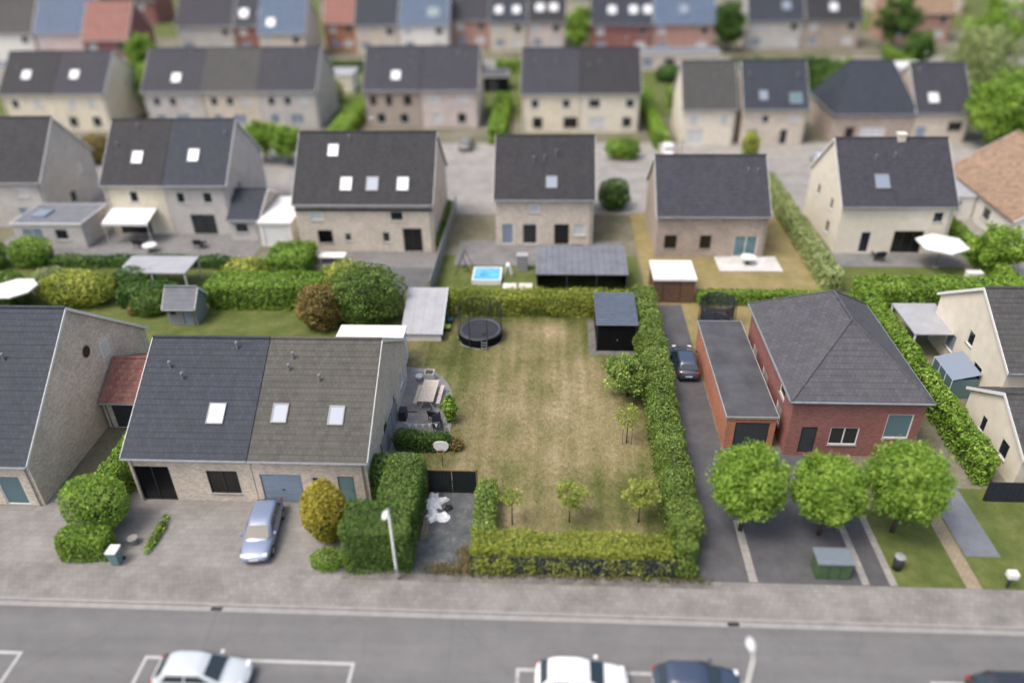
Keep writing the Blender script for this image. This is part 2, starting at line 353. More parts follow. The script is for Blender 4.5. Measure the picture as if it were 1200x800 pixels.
def leaf_arrays(P, Nn, size, aspect, rng, jit=0.8, up=0.0, bend=0.25):
    """diamond leaves at points P facing about Nn; returns verts (n*4), n"""
    n = len(P)
    nn = Nn + rng.normal(0, jit, (n, 3)); nn[:, 2] += 0.15
    nn /= np.linalg.norm(nn, axis=1)[:, None] + 1e-9
    rv = rng.normal(0, 1, (n, 3)); rv[:, 2] += up * 3
    a = rv - nn * np.sum(rv * nn, axis=1)[:, None]; a /= np.linalg.norm(a, axis=1)[:, None] + 1e-9
    b2 = np.cross(nn, a)
    s = size * rng.uniform(0.65, 1.35, n)[:, None]
    V = np.empty((n, 4, 3))
    V[:, 0] = P - a * s * 0.5; V[:, 2] = P + a * s * 0.5
    mid = P + nn * s * bend * 0.3
    V[:, 1] = mid - b2 * s * aspect * 0.5; V[:, 3] = mid + b2 * s * aspect * 0.5
    return V.reshape(-1, 3)
def leaf_object(name, V, tint, mat, parent=None, core=None, core_mat='core_green', loc=(0, 0, 0)):
    n = len(V) // 4
    cv = np.array(core[0]) if core else np.zeros((0, 3)); cf = core[1] if core else []
    me = bpy.data.meshes.new(name)
    allv = np.vstack([V, cv]) if len(cv) else V
    nq = n + len(cf)
    me.vertices.add(len(allv)); me.vertices.foreach_set('co', allv.astype(np.float32).ravel())
    idx = np.arange(n * 4)
    if len(cf): idx = np.concatenate([idx, np.array(cf).ravel() + n * 4])
    me.loops.add(nq * 4); me.loops.foreach_set('vertex_index', idx.astype(np.int32))
    me.polygons.add(nq)
    me.polygons.foreach_set('loop_start', (np.arange(nq) * 4).astype(np.int32))
    me.polygons.foreach_set('loop_total', np.full(nq, 4, np.int32))
    me.materials.append(MATS[mat])
    if len(cf):
        me.materials.append(MATS[core_mat])
        mi = np.zeros(nq, np.int32); mi[n:] = 1; me.polygons.foreach_set('material_index', mi)
    at = me.attributes.new('tint', 'FLOAT', 'FACE')
    tt = np.zeros(nq, np.float32); tt[:n] = np.clip(tint, 0, 1); at.data.foreach_set('value', tt)
    me.update(calc_edges=True)
    o = bpy.data.objects.new(name, me); col.objects.link(o); o.location = loc
    if parent: o.parent = parent
    return o
def wob(P, k, seed=0.0):
    return (np.sin(P[:, 0] * 2.1 * k + seed) * np.sin(P[:, 1] * 1.7 * k + seed * 2) + np.sin(P[:, 2] * 2.6 * k + P[:, 0] * 1.3 * k + seed * 3)
            + 0.6 * np.sin(P[:, 1] * 4.3 * k + P[:, 2] * 3.1 * k + seed)) / 2.6
HS = [0]
def hedge(name, label, boxes, mat='leaf_laurel', leaf=0.17, dens=130, rough=0.14, rnd=0.25, cat='hedge', aspect=0.55, spiky=0.0, side=1.0, group=None, tb=0.0, wk=1.0):
    """clipped hedge made of leaves over a core; boxes = (x0,x1,y0,y1,h)"""
    HS[0] += 1; rng = np.random.default_rng(HS[0] * 7 + 1)
    Ps = []; Ns = []; cv = []; cf = []
    cx = sum(b[0] + b[1] for b in boxes) / 2 / len(boxes); cy = sum(b[2] + b[3] for b in boxes) / 2 / len(boxes)
    for bi, (x0, x1, y0, y1, h) in enumerate(boxes):
        faces = [('t', (x1 - x0) * (y1 - y0)), ('f', (x1 - x0) * h * side), ('b', (x1 - x0) * h * side), ('l', (y1 - y0) * h * side), ('r', (y1 - y0) * h * side)]
        for k, A in faces:
            n = int(A * dens)
            if not n: continue
            u, v = rng.random(n), rng.random(n)
            X = x0 + u * (x1 - x0); Y = y0 + v * (y1 - y0); Z = v * h
            if k == 't': p = np.stack([X, Y, np.full(n, h)], 1); nn = (0, 0, 1)
            elif k == 'f': p = np.stack([X, np.full(n, y0), Z], 1); nn = (0, -1, 0)
            elif k == 'b': p = np.stack([X, np.full(n, y1), Z], 1); nn = (0, 1, 0)
            elif k == 'l': p = np.stack([np.full(n, x0), y0 + u * (y1 - y0), Z], 1); nn = (-1, 0, 0)
            else: p = np.stack([np.full(n, x1), y0 + u * (y1 - y0), Z], 1); nn = (1, 0, 0)
            nn = np.tile(np.array(nn, float), (n, 1))
            rr = min(rnd, (x1 - x0) * 0.45, (y1 - y0) * 0.45)
            lo = np.array([x0 + rr, y0 + rr, -1]); hi = np.array([x1 - rr, y1 - rr, h - rr])
            q = np.clip(p, lo, hi); dd = p - q; ln = np.linalg.norm(dd, axis=1)
            ok = ln > 1e-4
            nn[ok] = dd[ok] / ln[ok][:, None]; p[ok] = q[ok] + nn[ok] * rr
            p = p + nn * (wob(p, wk, bi + HS[0]) * rough + rng.uniform(-1.2, 0.4, n) * rough)[:, None]
            if spiky:
                up_ = (nn[:, 2] > 0.4) & (rng.random(n) < 0.35)
                p[up_, 2] += rng.uniform(0, spiky, up_.sum())
            p[:, 2] = np.maximum(p[:, 2], 0.03)
            keep = np.ones(n, bool)
            for bj, (a0, a1, b0, b1, hh) in enumerate(boxes):
                if bj != bi:
                    keep &= ~((p[:, 0] > a0 + 0.2) & (p[:, 0] < a1 - 0.2) & (p[:, 1] > b0 + 0.2) & (p[:, 1] < b1 - 0.2) & (p[:, 2] < hh - 0.2))
            Ps.append(p[keep]); Ns.append(nn[keep])
        i_ = min(0.2 + rough * 0.6, (x1 - x0) * 0.3, (y1 - y0) * 0.3); o = len(cv)
        cv += [(x - cx, y - cy, z) for z in (0.0, h - i_) for x, y in ((x0 + i_, y0 + i_), (x1 - i_, y0 + i_), (x1 - i_, y1 - i_), (x0 + i_, y1 - i_))]
        cf += [tuple(o + i for i in f) for f in ((4, 5, 6, 7), (0, 1, 5, 4), (1, 2, 6, 5), (2, 3, 7, 6), (3, 0, 4, 7))]
    P = np.vstack(Ps); Nn = np.vstack(Ns); P[:, 0] -= cx; P[:, 1] -= cy
    tint = np.clip(0.42 + tb + 0.22 * wob(P, 0.45, HS[0]) + rng.normal(0, 0.2, len(P)), 0, 1)
    V = leaf_arrays(P, Nn, leaf, aspect, rng, up=0.5 if spiky else 0.0)
    V[:, 2] = np.maximum(V[:, 2], 0.0)
    o = leaf_object(name, V, tint, mat, core=(cv, cf), loc=(cx, cy, 0))
    return tag(o, label, cat, group)
def bush(name, label, x, y, rx, ry, h, mat='leaf_bright', leaf=0.2, dens=90, base=0.0, power=2.4, cat='bush', lump=0.12, group=None, trunk=0.0, z0=0.0):
    """rounded shrub: lumpy super-ellipsoid shell of leaves"""
    HS[0] += 1; rng = np.random.default_rng(HS[0] * 13 + 5)
    rz = (h - base) / 2; cz = base + rz
    n = int(4 * math.pi * ((rx * ry + rx * rz + ry * rz) / 3) * dens)
    d = rng.normal(0, 1, (n, 3)); d /= np.linalg.norm(d, axis=1)[:, None]
    k = (np.abs(d) ** power).sum(1) ** (-1 / power)
    lm = 1 + lump * wob(d * 3.1, 1.0, HS[0]) + rng.uniform(-0.28, 0.06, n) * (rng.random(n) < 0.6)
    P = d * (k * lm)[:, None] * np.array([rx, ry, rz]); P[:, 2] += cz
    P[:, 2] = np.maximum(P[:, 2], z0 + 0.05)
    tint = np.clip(0.45 + 0.25 * wob(P, 0.8, HS[0]) + rng.normal(0, 0.2, n), 0, 1)
    V = leaf_arrays(P, d, leaf, 0.6, rng); V[:, 2] = np.maximum(V[:, 2], z0)
    cv = []; cf = []; nu, nv = 10, 6
    for j in range(nv + 1):
        ph = -math.pi / 2 + math.pi * j / nv
        for i in range(nu):
            th = 2 * math.pi * i / nu
            dv = np.array([math.cos(ph) * math.cos(th), math.cos(ph) * math.sin(th), math.sin(ph)])
            kk = ((np.abs(dv) + 1e-6) ** power).sum() ** (-1 / power) * 0.72
            cv.append((dv[0] * kk * rx, dv[1] * kk * ry, max(cz + dv[2] * kk * rz, z0)))
    for j in range(nv):
        for i in range(nu): cf.append((j * nu + i, j * nu + (i + 1) % nu, (j + 1) * nu + (i + 1) % nu, (j + 1) * nu + i))
    o = leaf_object(name, V, tint, mat, core=(cv, cf), loc=(x, y, 0))
    return tag(o, label, cat, group)
def tree(name, label, x, y, h, r, mat='leaf_bright', trunk_h=None, leaf=0.22, clumps=60, per=110, rz=None, tr=0.12, csize=0.55, group=None, cat='tree', droop=0.0, hollow=0.35):
    HS[0] += 1; rng = np.random.default_rng(HS[0] * 17 + 3); rd = random.Random(HS[0] * 5)
    trunk_h = trunk_h if trunk_h is not None else h * 0.35
    rz = rz or (h - trunk_h) / 2 * 1.05
    cz = h - rz
    root = empty(name, label, cat, (x, y, 0), group=group)
    mb = MB()
    top = cz + rz * 0.3
    wx, wy = rd.uniform(-.1, .1) * r * .4, rd.uniform(-.1, .1) * r * .4
    mb.tube([(0, 0, 0), (wx * .3, wy * .3, trunk_h * .5), (wx, wy, trunk_h), (wx * 1.5, wy, top)], [tr * 1.25, tr, tr * .85, tr * .3], 8)
    for k in range(7):
        an = k * 2.4 + rd.random(); el = rd.uniform(0.3, 1.0)
        z0 = trunk_h * 0.9 + (top - trunk_h) * rd.uniform(0, 0.8)
        e = Vector((math.cos(an) * r * .75, math.sin(an) * r * .75, cz + rz * rd.uniform(-.35, .6)))
        md = Vector((e.x * .45, e.y * .45, z0 + (e.z - z0) * .6))
        mb.tube([(wx, wy, z0), md, e], [tr * .45, tr * .3, tr * .1], 5)
    mb.build('trunk', 'bark', root, smooth=True)
    d = rng.normal(0, 1, (clumps, 3)); d /= np.linalg.norm(d, axis=1)[:, None]
    rad = rng.uniform(hollow, 0.97, clumps) ** 0.6
    C = d * rad[:, None] * np.array([r, r, rz]); C[:, 2] += cz
    P = np.repeat(C, per, 0); dd = rng.normal(0, 1, P.shape); dl = np.linalg.norm(dd, axis=1)[:, None]; dd /= dl
    P = P + dd * (rng.random(len(P)) ** 0.5)[:, None] * csize * rng.uniform(0.6, 1.2, len(P))[:, None]
    if droop: P[:, 2] -= droop * (rng.random(len(P)) ** 2)
    P[:, 2] = np.maximum(P[:, 2], 0.3)
    Nn = dd * 0.6 + np.array([0, 0, 0.5])
    ct = np.repeat(rng.normal(0.45, 0.16, clumps), per)
    tint = np.clip(ct + rng.normal(0, 0.17, len(P)), 0, 1)
    leaf_object('crown', leaf_arrays(P, Nn, leaf, 0.6, rng), tint, mat, root)
    return root

# ------------------------------------------------------------------ house builder
def slope(mb, A, B, C, D, step=0.42, lift=0.02, mi=0):
    """stepped tile courses between eave A-B and ridge D-C"""
    A, B, C, D = map(Vector, (A, B, C, D))
    nrm = (B - A).cross(D - A)
    if nrm.length < 1e-6: nrm = (B - A).cross(C - A)
    nrm.normalize()
    if nrm.z < 0: nrm = -nrm
    n = max(2, int(round(((D + C) / 2 - (A + B) / 2).length / step)))
    for i in range(n):
        a0, a1 = A.lerp(D, i / n), A.lerp(D, (i + 1) / n); b0, b1 = B.lerp(C, i / n), B.lerp(C, (i + 1) / n)
        mb.add([a0, b0, b0 + nrm * lift, a0 + nrm * lift, b1, a1], [(0, 1, 2, 3), (3, 2, 4, 5)], mi)
def face_box(face, w, d, u0, u1, o0, o1, z0, z1):
    if face == 'f': return (u0, u1, -d / 2 - o1, -d / 2 - o0, z0, z1)
    if face == 'b': return (u0, u1, d / 2 + o0, d / 2 + o1, z0, z1)
    if face == 'l': return (-w / 2 - o1, -w / 2 - o0, u0, u1, z0, z1)
    return (w / 2 + o0, w / 2 + o1, u0, u1, z0, z1)
def face_pt(face, w, d, u, o, z):
    return {'f': (u, -d / 2 - o, z), 'b': (u, d / 2 + o, z), 'l': (-w / 2 - o, u, z), 'r': (w / 2 + o, u, z)}[face]
def wall_face(mb, face, w, d, h, ops, z0=-0.03):
    half = w / 2 if face in 'fb' else d / 2
    us = sorted({-half, half} | {v for o in ops for v in (o[0], o[0] + o[2])})
    zs = sorted({z0, h} | {v for o in ops for v in (o[1], o[1] + o[3])})
    for i in range(len(us) - 1):
        for j in range(len(zs) - 1):
            uc, zc = (us[i] + us[i + 1]) / 2, (zs[j] + zs[j + 1]) / 2
            if any(o[0] < uc < o[0] + o[2] and o[1] < zc < o[1] + o[3] for o in ops): continue
            mb.poly([face_pt(face, w, d, *p) for p in ((us[i], 0, zs[j]), (us[i + 1], 0, zs[j]), (us[i + 1], 0, zs[j + 1]), (us[i], 0, zs[j + 1]))])
    for (u, z, ww, hh) in [o[:4] for o in ops]:
        c = [(u, z), (u + ww, z), (u + ww, z + hh), (u, z + hh)]
        for k in range(4):
            p, q = c[k], c[(k + 1) % 4]
            mb.poly([face_pt(face, w, d, *s) for s in ((p[0], 0, p[1]), (q[0], 0, q[1]), (q[0], -0.14, q[1]), (p[0], -0.14, p[1]))])
def openings(root, face, w, d, ops, frame='white_paint'):
    for (u, z, ww, hh, kind) in ops:
        B = lambda a, b_, o0, o1, c, e: face_box(face, w, d, a, b_, o0, o1, c, e)
        if kind in ('door', 'green_door', 'dark_door', 'blue_door', 'garage', 'white_door'):
            mt_ = {'door': 'brown_wood', 'garage': 'blue_door', 'white_door': 'white_paint'}.get(kind, kind)
            mb = MB().box(*B(u + .02, u + ww - .02, -.13, -.07, z, z + hh - .02))
            nb = 4 if kind == 'garage' else 2
            for k in range(nb):
                za = z + .08 + k * (hh - .1) / nb
                mb.box(*B(u + .12, u + ww - .12, -.07, -.05, za, za + (hh - .1) / nb - .08))
            dr = mb.build('garage_door' if kind == 'garage' else 'door', mt_, root)
            MB().box(*B(u + ww * .5 - .1 if kind == 'garage' else u + ww - .18, u + ww * .5 + .1 if kind == 'garage' else u + ww - .12, -.05, 0.0, z + hh * .45, z + hh * .45 + .05)).build('handle', 'dark_metal', dr)
            continue
        if kind == 'porch':
            MB().box(*B(u, u + ww, -.5, -.14, z, z + hh)).build('recessed_porch', 'dark_door', root)
            continue
        f = .07
        fm = {'black': 'dark_metal', 'patio': 'dark_metal'}.get(kind, frame)
        mb = MB().box(*B(u, u + f, -.12, -.04, z, z + hh)).box(*B(u + ww - f, u + ww, -.12, -.04, z, z + hh))
        mb.box(*B(u + f, u + ww - f, -.12, -.04, z, z + f)).box(*B(u + f, u + ww - f, -.12, -.04, z + hh - f, z + hh))
        nm = max(1, int(round(ww / 1.1)))
        for k in range(1, nm):
            uc = u + ww * k / nm; mb.box(*B(uc - .035, uc + .035, -.12, -.04, z + f, z + hh - f))
        wi = mb.build('window', fm, root)
        pm = {'dark': 'pane_dark', 'blind': 'pane_blind', 'teal': 'pane_teal', 'black': 'pane_black', 'patio': 'pane_dark', 'sky': 'pane_sky'}[kind]
        for k in range(nm):
            ua, ub = u + ww * k / nm, u + ww * (k + 1) / nm
            MB().box(*B(ua + (.07 if k == 0 else .036), ub - (.07 if k == nm - 1 else .036), -.10, -.085, z + f, z + hh - f)).build('pane', pm, wi)
        if z > 0.3: MB().box(*B(u - .06, u + ww + .06, -.02, .06, z - .07, z - .005)).build('sill', 'concrete', wi)
HOUSES = []
def house(label, cx, y0, wd, dp, eave, ridge, wall='wall_beige', roof='roof_dark', f=(), l=(), r=(), b=(), sky=(), rz=0.0, ends=(1, 1), hip=False, name='house',
          chim=(), frame='white_paint', group=None, band=None, cat='house', yc=None, fascia='white_paint', tri=None, back_eave=None):
    """house with its front wall at y0 (or centre yc); ridge runs along local x, or along local y when hip and deeper than wide"""
    cy = yc if yc is not None else y0 + dp / 2
    root = empty(name, label, cat, (cx, cy, 0), rz, group)
    w, d = wd, dp
    wl = MB()
    for k, ops in (('f', f), ('b', b), ('l', l), ('r', r)):
        wall_face(wl, k, w, d, eave, [o[:4] for o in ops if o[4] != 'porch' or True])
    ov, vo0, vo1 = .32, (.16 if ends[0] else 0.0), (.16 if ends[1] else 0.0)
    if not hip:
        for sx in (-1, 1): wl.poly([(sx * w / 2, -d / 2, eave), (sx * w / 2, d / 2, eave), (sx * w / 2, 0, ridge - .12)])
    wl.build('wall', wall, root)
    for k, ops in (('f', f), ('b', b), ('l', l), ('r', r)): openings(root, k, w, d, ops, frame)
    rm = MB(); tn = (ridge - eave) / (d / 2) if not hip else None
    if not hip:
        x0, x1 = -w / 2 - vo0, w / 2 + vo1; ze = eave - ov * tn; th = .14
        slope(rm, (x0, -d / 2 - ov, ze), (x1, -d / 2 - ov, ze), (x1, 0, ridge), (x0, 0, ridge))
        slope(rm, (x0, d / 2 + ov, ze), (x1, d / 2 + ov, ze), (x1, 0, ridge), (x0, 0, ridge))
        for s in (-1, 1):
            rm.poly([(x0, s * (d / 2 + ov), ze - th), (x1, s * (d / 2 + ov), ze - th), (x1, 0, ridge - th), (x0, 0, ridge - th)])
            rm.poly([(x0, s * (d / 2 + ov), ze - th), (x1, s * (d / 2 + ov), ze - th), (x1, s * (d / 2 + ov), ze), (x0, s * (d / 2 + ov), ze)])
            for xx in (x0, x1): rm.poly([(xx, s * (d / 2 + ov), ze - th), (xx, s * (d / 2 + ov), ze), (xx, 0, ridge), (xx, 0, ridge - th)])
    else:
        X, Y = w / 2 + .25, d / 2 + .25; ze = eave
        if d >= w: r0, r1 = (0, -(d - w) / 2 - .0, ridge), (0, (d - w) / 2, ridge)
        else: r0, r1 = (-(w - d) / 2, 0, ridge), ((w - d) / 2, 0, ridge)
        if hip == 'half': r0, r1 = (-(w / 2 - d * .22), 0, ridge), (w / 2 - d * .22, 0, ridge)
        c = [(-X, -Y, ze), (X, -Y, ze), (X, Y, ze), (-X, Y, ze)]
        if d >= w and hip != 'half':
            slope(rm, c[0], c[1], r0, r0); slope(rm, c[1], c[2], r1, r0); slope(rm, c[2], c[3], r1, r1); slope(rm, c[3], c[0], r0, r1)
        else:
            slope(rm, c[0], c[1], r1, r0); slope(rm, c[1], c[2], r1, r1); slope(rm, c[2], c[3], r0, r1); slope(rm, c[3], c[0], r0, r0)
        rm.box(-X, X, -Y, Y, ze - .25, ze - .01)
    ro = rm.build('roof', roof, root)
    cap = MB()
    if hip:
        cap.tube([r0, r1], .11, 6)
        for q in (c if True else ()):
            e = min((r0, r1), key=lambda p: (Vector(p) - Vector(q)).length); cap.tube([q, e], .09, 6)
    else: cap.tube([(x0, 0, ridge + .0), (x1, 0, ridge + .0)], .12, 8)
    cap.build('ridge_cap', roof, ro)
    if not hip:
        MB().tube([(x0, -d / 2 - ov - .05, ze - .06), (x1, -d / 2 - ov - .05, ze - .06)], .07, 6).build('gutter', 'gutter_zinc', root)
        for s, e in ((-1, ends[0]), (1, ends[1])):
            if e:
                xx = s * (w / 2 + .165)
                MB().add([(xx, -d / 2 - ov, ze - .2), (xx, -d / 2 - ov, ze + .03), (xx, 0, ridge + .03), (xx, 0, ridge - .22), (xx + s * .03, -d / 2 - ov, ze - .2), (xx + s * .03, -d / 2 - ov, ze + .03), (xx + s * .03, 0, ridge + .03), (xx + s * .03, 0, ridge - .22)],
                         [(0, 1, 2, 3), (4, 5, 6, 7), (1, 2, 6, 5), (0, 3, 7, 4), (0, 1, 5, 4)]).build('bargeboard', fascia, root)
                MB().add([(xx, d / 2 + ov, ze - .2), (xx, d / 2 + ov, ze + .03), (xx, 0, ridge + .03), (xx, 0, ridge - .22), (xx + s * .03, d / 2 + ov, ze - .2), (xx + s * .03, d / 2 + ov, ze + .03), (xx + s * .03, 0, ridge + .03), (xx + s * .03, 0, ridge - .22)],
                         [(0, 1, 2, 3), (4, 5, 6, 7), (1, 2, 6, 5), (0, 3, 7, 4), (0, 1, 5, 4)]).build('bargeboard', fascia, root)
        xd = w / 2 - .25 if ends[1] else -w / 2 + .25
        MB().tube([(xd, -d / 2 - .07, ze - .1), (xd, -d / 2 - .07, 0.0)], .045, 6).build('downpipe', 'gutter_zinc', root)
        for (sx, tt, kind, *wh) in sky:
            sw, sh = wh if wh else (0.85, 1.15)
            p = Vector((sx, -d / 2 - ov, ze)).lerp(Vector((sx, 0, ridge)), tt)
            dv = Vector((0, d / 2 + ov, ridge - ze)).normalized(); nv = Vector((0, -dv.z, dv.y)); ex = Vector((1, 0, 0))
            def sb(u0, u1, v0, v1, n0, n1, mb):
                pts = [p + ex * u + dv * v + nv * n for n in (n0, n1) for u, v in ((u0, v0), (u1, v0), (u1, v1), (u0, v1))]
                return mb.add(pts, [(0, 3, 2, 1), (4, 5, 6, 7), (0, 1, 5, 4), (1, 2, 6, 5), (2, 3, 7, 6), (3, 0, 4, 7)])
            fb = MB(); sw /= 2; sh /= 2
            sb(-sw, -sw + .07, -sh, sh, .0, .12, fb); sb(sw - .07, sw, -sh, sh, .0, .12, fb); sb(-sw + .07, sw - .07, -sh, -sh + .08, .0, .12, fb); sb(-sw + .07, sw - .07, sh - .08, sh, .0, .12, fb)
            so = fb.build('skylight', 'grey_plastic', root)
            sb(-sw + .07, sw - .07, -sh + .08, sh - .08, .03, .085, MB()).build('pane', {'b': 'pane_bright', 's': 'pane_sky', 'd': 'pane_teal'}[kind], so)
    else:
        g = MB(); X, Y = w / 2 + .3, d / 2 + .3
        for p, q in (((-X, -Y), (X, -Y)), ((X, -Y), (X, Y)), ((X, Y), (-X, Y)), ((-X, Y), (-X, -Y))): g.tube([(*p, ze - .08), (*q, ze - .08)], .08, 6)
        g.build('gutter', 'gutter_zinc', root)
    if not hip and dp > 8:
        rv = random.Random(int(cx * 31 + cy * 7))
        for _ in range(rv.choice((1, 2, 2, 3))):
            vx, ty = rv.uniform(-w * .42, w * .42), rv.uniform(.55, .9)
            vy, vz = -d / 2 * (1 - ty), eave + (ridge - eave) * ty
            MB().tube([(vx, vy, vz - .1), (vx, vy, vz + .42)], .07, 7).tube([(vx, vy, vz + .42), (vx, vy, vz + .5)], [.11, .09], 7).build('vent_pipe', 'gutter_zinc', ro)
        if rv.random() < .35:
            vx = rv.uniform(-w * .35, w * .35); a_ = MB().tube([(vx, 0, ridge - .1), (vx, 0, ridge + 1.5)], .025, 5)
            for q in range(5): a_.tube([(vx - .35 + .05 * q, -.5 + q * .22, ridge + 1.4), (vx + .35 - .05 * q, -.5 + q * .22, ridge + 1.4)], .012, 4)
            a_.tube([(vx, -.5, ridge + 1.4), (vx, .45, ridge + 1.4)], .015, 4); a_.build('aerial', 'gutter_zinc', ro)
    for (px, py, ch) in chim:
        zz = ridge + ch
        mb = MB().box(px - .35, px + .35, py - .35, py + .35, ridge - 1.8, zz).box(px - .42, px + .42, py - .42, py + .42, zz - .02, zz + .1)
        k = mb.build('chimney', wall, ro)
    if band: MB().box(-w / 2 - .01, w / 2 + .01, -d / 2 - .10, -d / 2 - .0, band, band + .22).build('dark_band', 'dark_metal', root)  # dark strip across the front wall, below the eave
    return root
def flat_box(name, label, x0, x1, y0, y1, h, wall, roof, f=(), l=(), r=(), cat='garage', edge='white_paint', edge_h=.18, group=None):
    """flat-roofed outbuilding with an edge trim round the roof"""
    w, d = x1 - x0, y1 - y0
    root = empty(name, label, cat, ((x0 + x1) / 2, (y0 + y1) / 2, 0), group=group)
    wl = MB()
    for k, ops in (('f', f), ('b', ()), ('l', l), ('r', r)): wall_face(wl, k, w, d, h, [o[:4] for o in ops])
    wl.build('wall', wall, root)
    for k, ops in (('f', f), ('l', l), ('r', r)): openings(root, k, w, d, ops)
    MB().box(-w / 2 - .05, w / 2 + .05, -d / 2 - .05, d / 2 + .05, h, h + .08).build('roof', roof, root)
    e = MB()
    for q in ((-w / 2 - .12, w / 2 + .12, -d / 2 - .12, -d / 2 - .05), (-w / 2 - .12, w / 2 + .12, d / 2 + .05, d / 2 + .12), (-w / 2 - .12, -w / 2 - .05, -d / 2 - .05, d / 2 + .05), (w / 2 + .05, w / 2 + .12, -d / 2 - .05, d / 2 + .05)):
        e.box(*q, h - edge_h * .5, h + edge_h * .6)
    e.build('roof_edge', edge, root)
    return root

# ================================================================== THE SETTING
big = MB().poly([(-2500, -600, -.16), (2500, -600, -.16), (2500, 4000, -.16), (-2500, 4000, -.16)]).build('ground', 'terrain_mix'); tag(big, kind='structure')
structure('terrain', rect(-260, 260, 26.6, 420), -.012, 'terrain_mix')
structure('road', rect(-200, 200, 20.55, 26.3), -.10, 'asphalt')
structure('near_pavement', rect(-200, 200, 8, 20.45), 0.0, 'pavement_slab')
structure('pavement', rect(-200, 200, 26.42, 28.75), 0.0, 'pavement_slab')
for nm, y0, y1 in (('kerb', 26.27, 26.43), ('near_kerb', 20.42, 20.58)):
    tag(MB().box(-200, 200, y0, y1, -.15, .012).build(nm, 'concrete', bevel=.02), kind='structure')
tag(MB().box(-200, 200, 25.95, 26.265, -.15, -.088).build('gutter_strip', 'concrete'), kind='structure')
# parking bay outlines painted on the road
for x0, x1 in ((-37, -26.3), (-20.0, -9.45), (-1.55, 9.2), (18.0, 30.0)):
    mk = MB()
    for q in (rect(x0, x1, 23.05, 23.22), rect(x0, x0 + .16, 20.6, 23.05), rect(x1 - .16, x1, 20.6, 23.05)):
        mk.poly([(x, y, -.096) for x, y in q])
    tag(mk.build('parking_bay_line', 'marking_paint'), kind='structure')
MB_ = lambda: MB()
for (x, y) in ((9.4, 26.1), (-17.5, 26.1)):
    o = MB().box(x - .3, x + .3, y - .12, y + .12, -.088, -.07).build('gully_grate', 'dark_metal'); tag(o, kind='structure')

# front yards
structure('driveway', rect(-60, -11.4, 28.75, 34.6), .004, 'paving_beige')
structure('verge_strip', rect(-11.4, 8.8, 28.25, 28.75), .004, 'verge_grit')
structure('side_path', rect(-11.4, -9.0, 31.2, 40.3), .008, 'paving_beige')
structure('gravel_driveway', rect(-7.5, -4.45, 28.75, 35.1), .006, 'gravel')
structure('patio', [(-11.9, 40.2), (-6.9, 40.2), (-6.9, 42.0), (-7.0, 43.4), (-7.1, 44.6), (-7.35, 45.8), (-7.75, 46.9), (-8.3, 47.8), (-9.0, 48.4), (-9.8, 48.8), (-10.8, 49.0), (-11.9, 49.0)], .012, 'patio_stone')
structure('side_lane', rect(8.15, 11.25, 28.75, 59.2), .006, 'asphalt_dark')
structure('forecourt', rect(11.25, 18.4, 28.75, 39.9), .008, 'asphalt_dark')
structure('front_lawn', rect(18.4, 22.1, 28.75, 34.5), .010, 'grass_green')
structure('brick_path', rect(22.1, 22.9, 28.75, 35.5), .012, 'paving_tan')
structure('grey_drive', rect(23.0, 24.9, 31.0, 36.5), .014, 'roof_flat_grey')
structure('front_lawn', rect(22.9, 34, 28.75, 36.5), .008, 'grass_green')
structure('drive_strip', rect(10.75, 11.2, 28.8, 33.4), .014, 'paving_pale')
structure('drive_strip', rect(16.7, 17.1, 28.8, 34.2), .014, 'paving_pale')
structure('drive_strip', rect(18.15, 18.55, 28.8, 34.0), .016, 'paving_pale')
structure('garden_lawn', rect(11.25, 26, 52.2, 59.5), .006, 'grass_dry')
# gardens of the second row
structure('garden_lawn', rect(-60, -12.2, 46, 58.0), .004, 'grass_green')
structure('garden_lawn', rect(-60, -11.4, 58.0, 68.0), .002, 'grass_green')
structure('terrace', rect(-58, -30, 67.5, 76), .008, 'paving_grey')
structure('terrace', rect(-26, -11.2, 66.2, 70.5), .010, 'paving_grey')
structure('terrace', rect(-16.2, -11.6, 60.5, 66.2), .008, 'paving_dark')
structure('garden_lawn', rect(-10.8, 8.2, 58.9, 69.0), .004, 'grass_green')
structure('terrace', rect(-9.6, 7.0, 66.8, 72.5), .010, 'paving_grey')
structure('garden_lawn', rect(8.4, 24.4, 59.4, 80), .004, 'grass_dry')
structure('white_terrace', rect(15.7, 21.6, 65.8, 69.0), .06, 'slab_white')
structure('garden_lawn', rect(26, 44, 58, 68.6), .004, 'grass_green')
structure('terrace', rect(26.5, 40, 67.0, 70.5), .008, 'paving_grey')
structure('garden_path', rect(38.5, 46, 62, 92), .006, 'paving_pale')
# the second street and the gardens beyond it
structure('second_street', rect(-150, 130, 86, 98), .003, 'street_pale')
structure('driveway', rect(-150, 130, 79.5, 86), .000, 'paving_pale')
structure('driveway', rect(-150, 130, 98, 105), .000, 'paving_pale')
structure('garden_lawn', rect(-150, 130, 118, 150), .001, 'grass_green')
structure('third_street', rect(-180, 170, 150, 158), .002, 'street_pale')
structure('distant_meadow', rect(-250, 250, 185, 400), .004, 'grass_green')

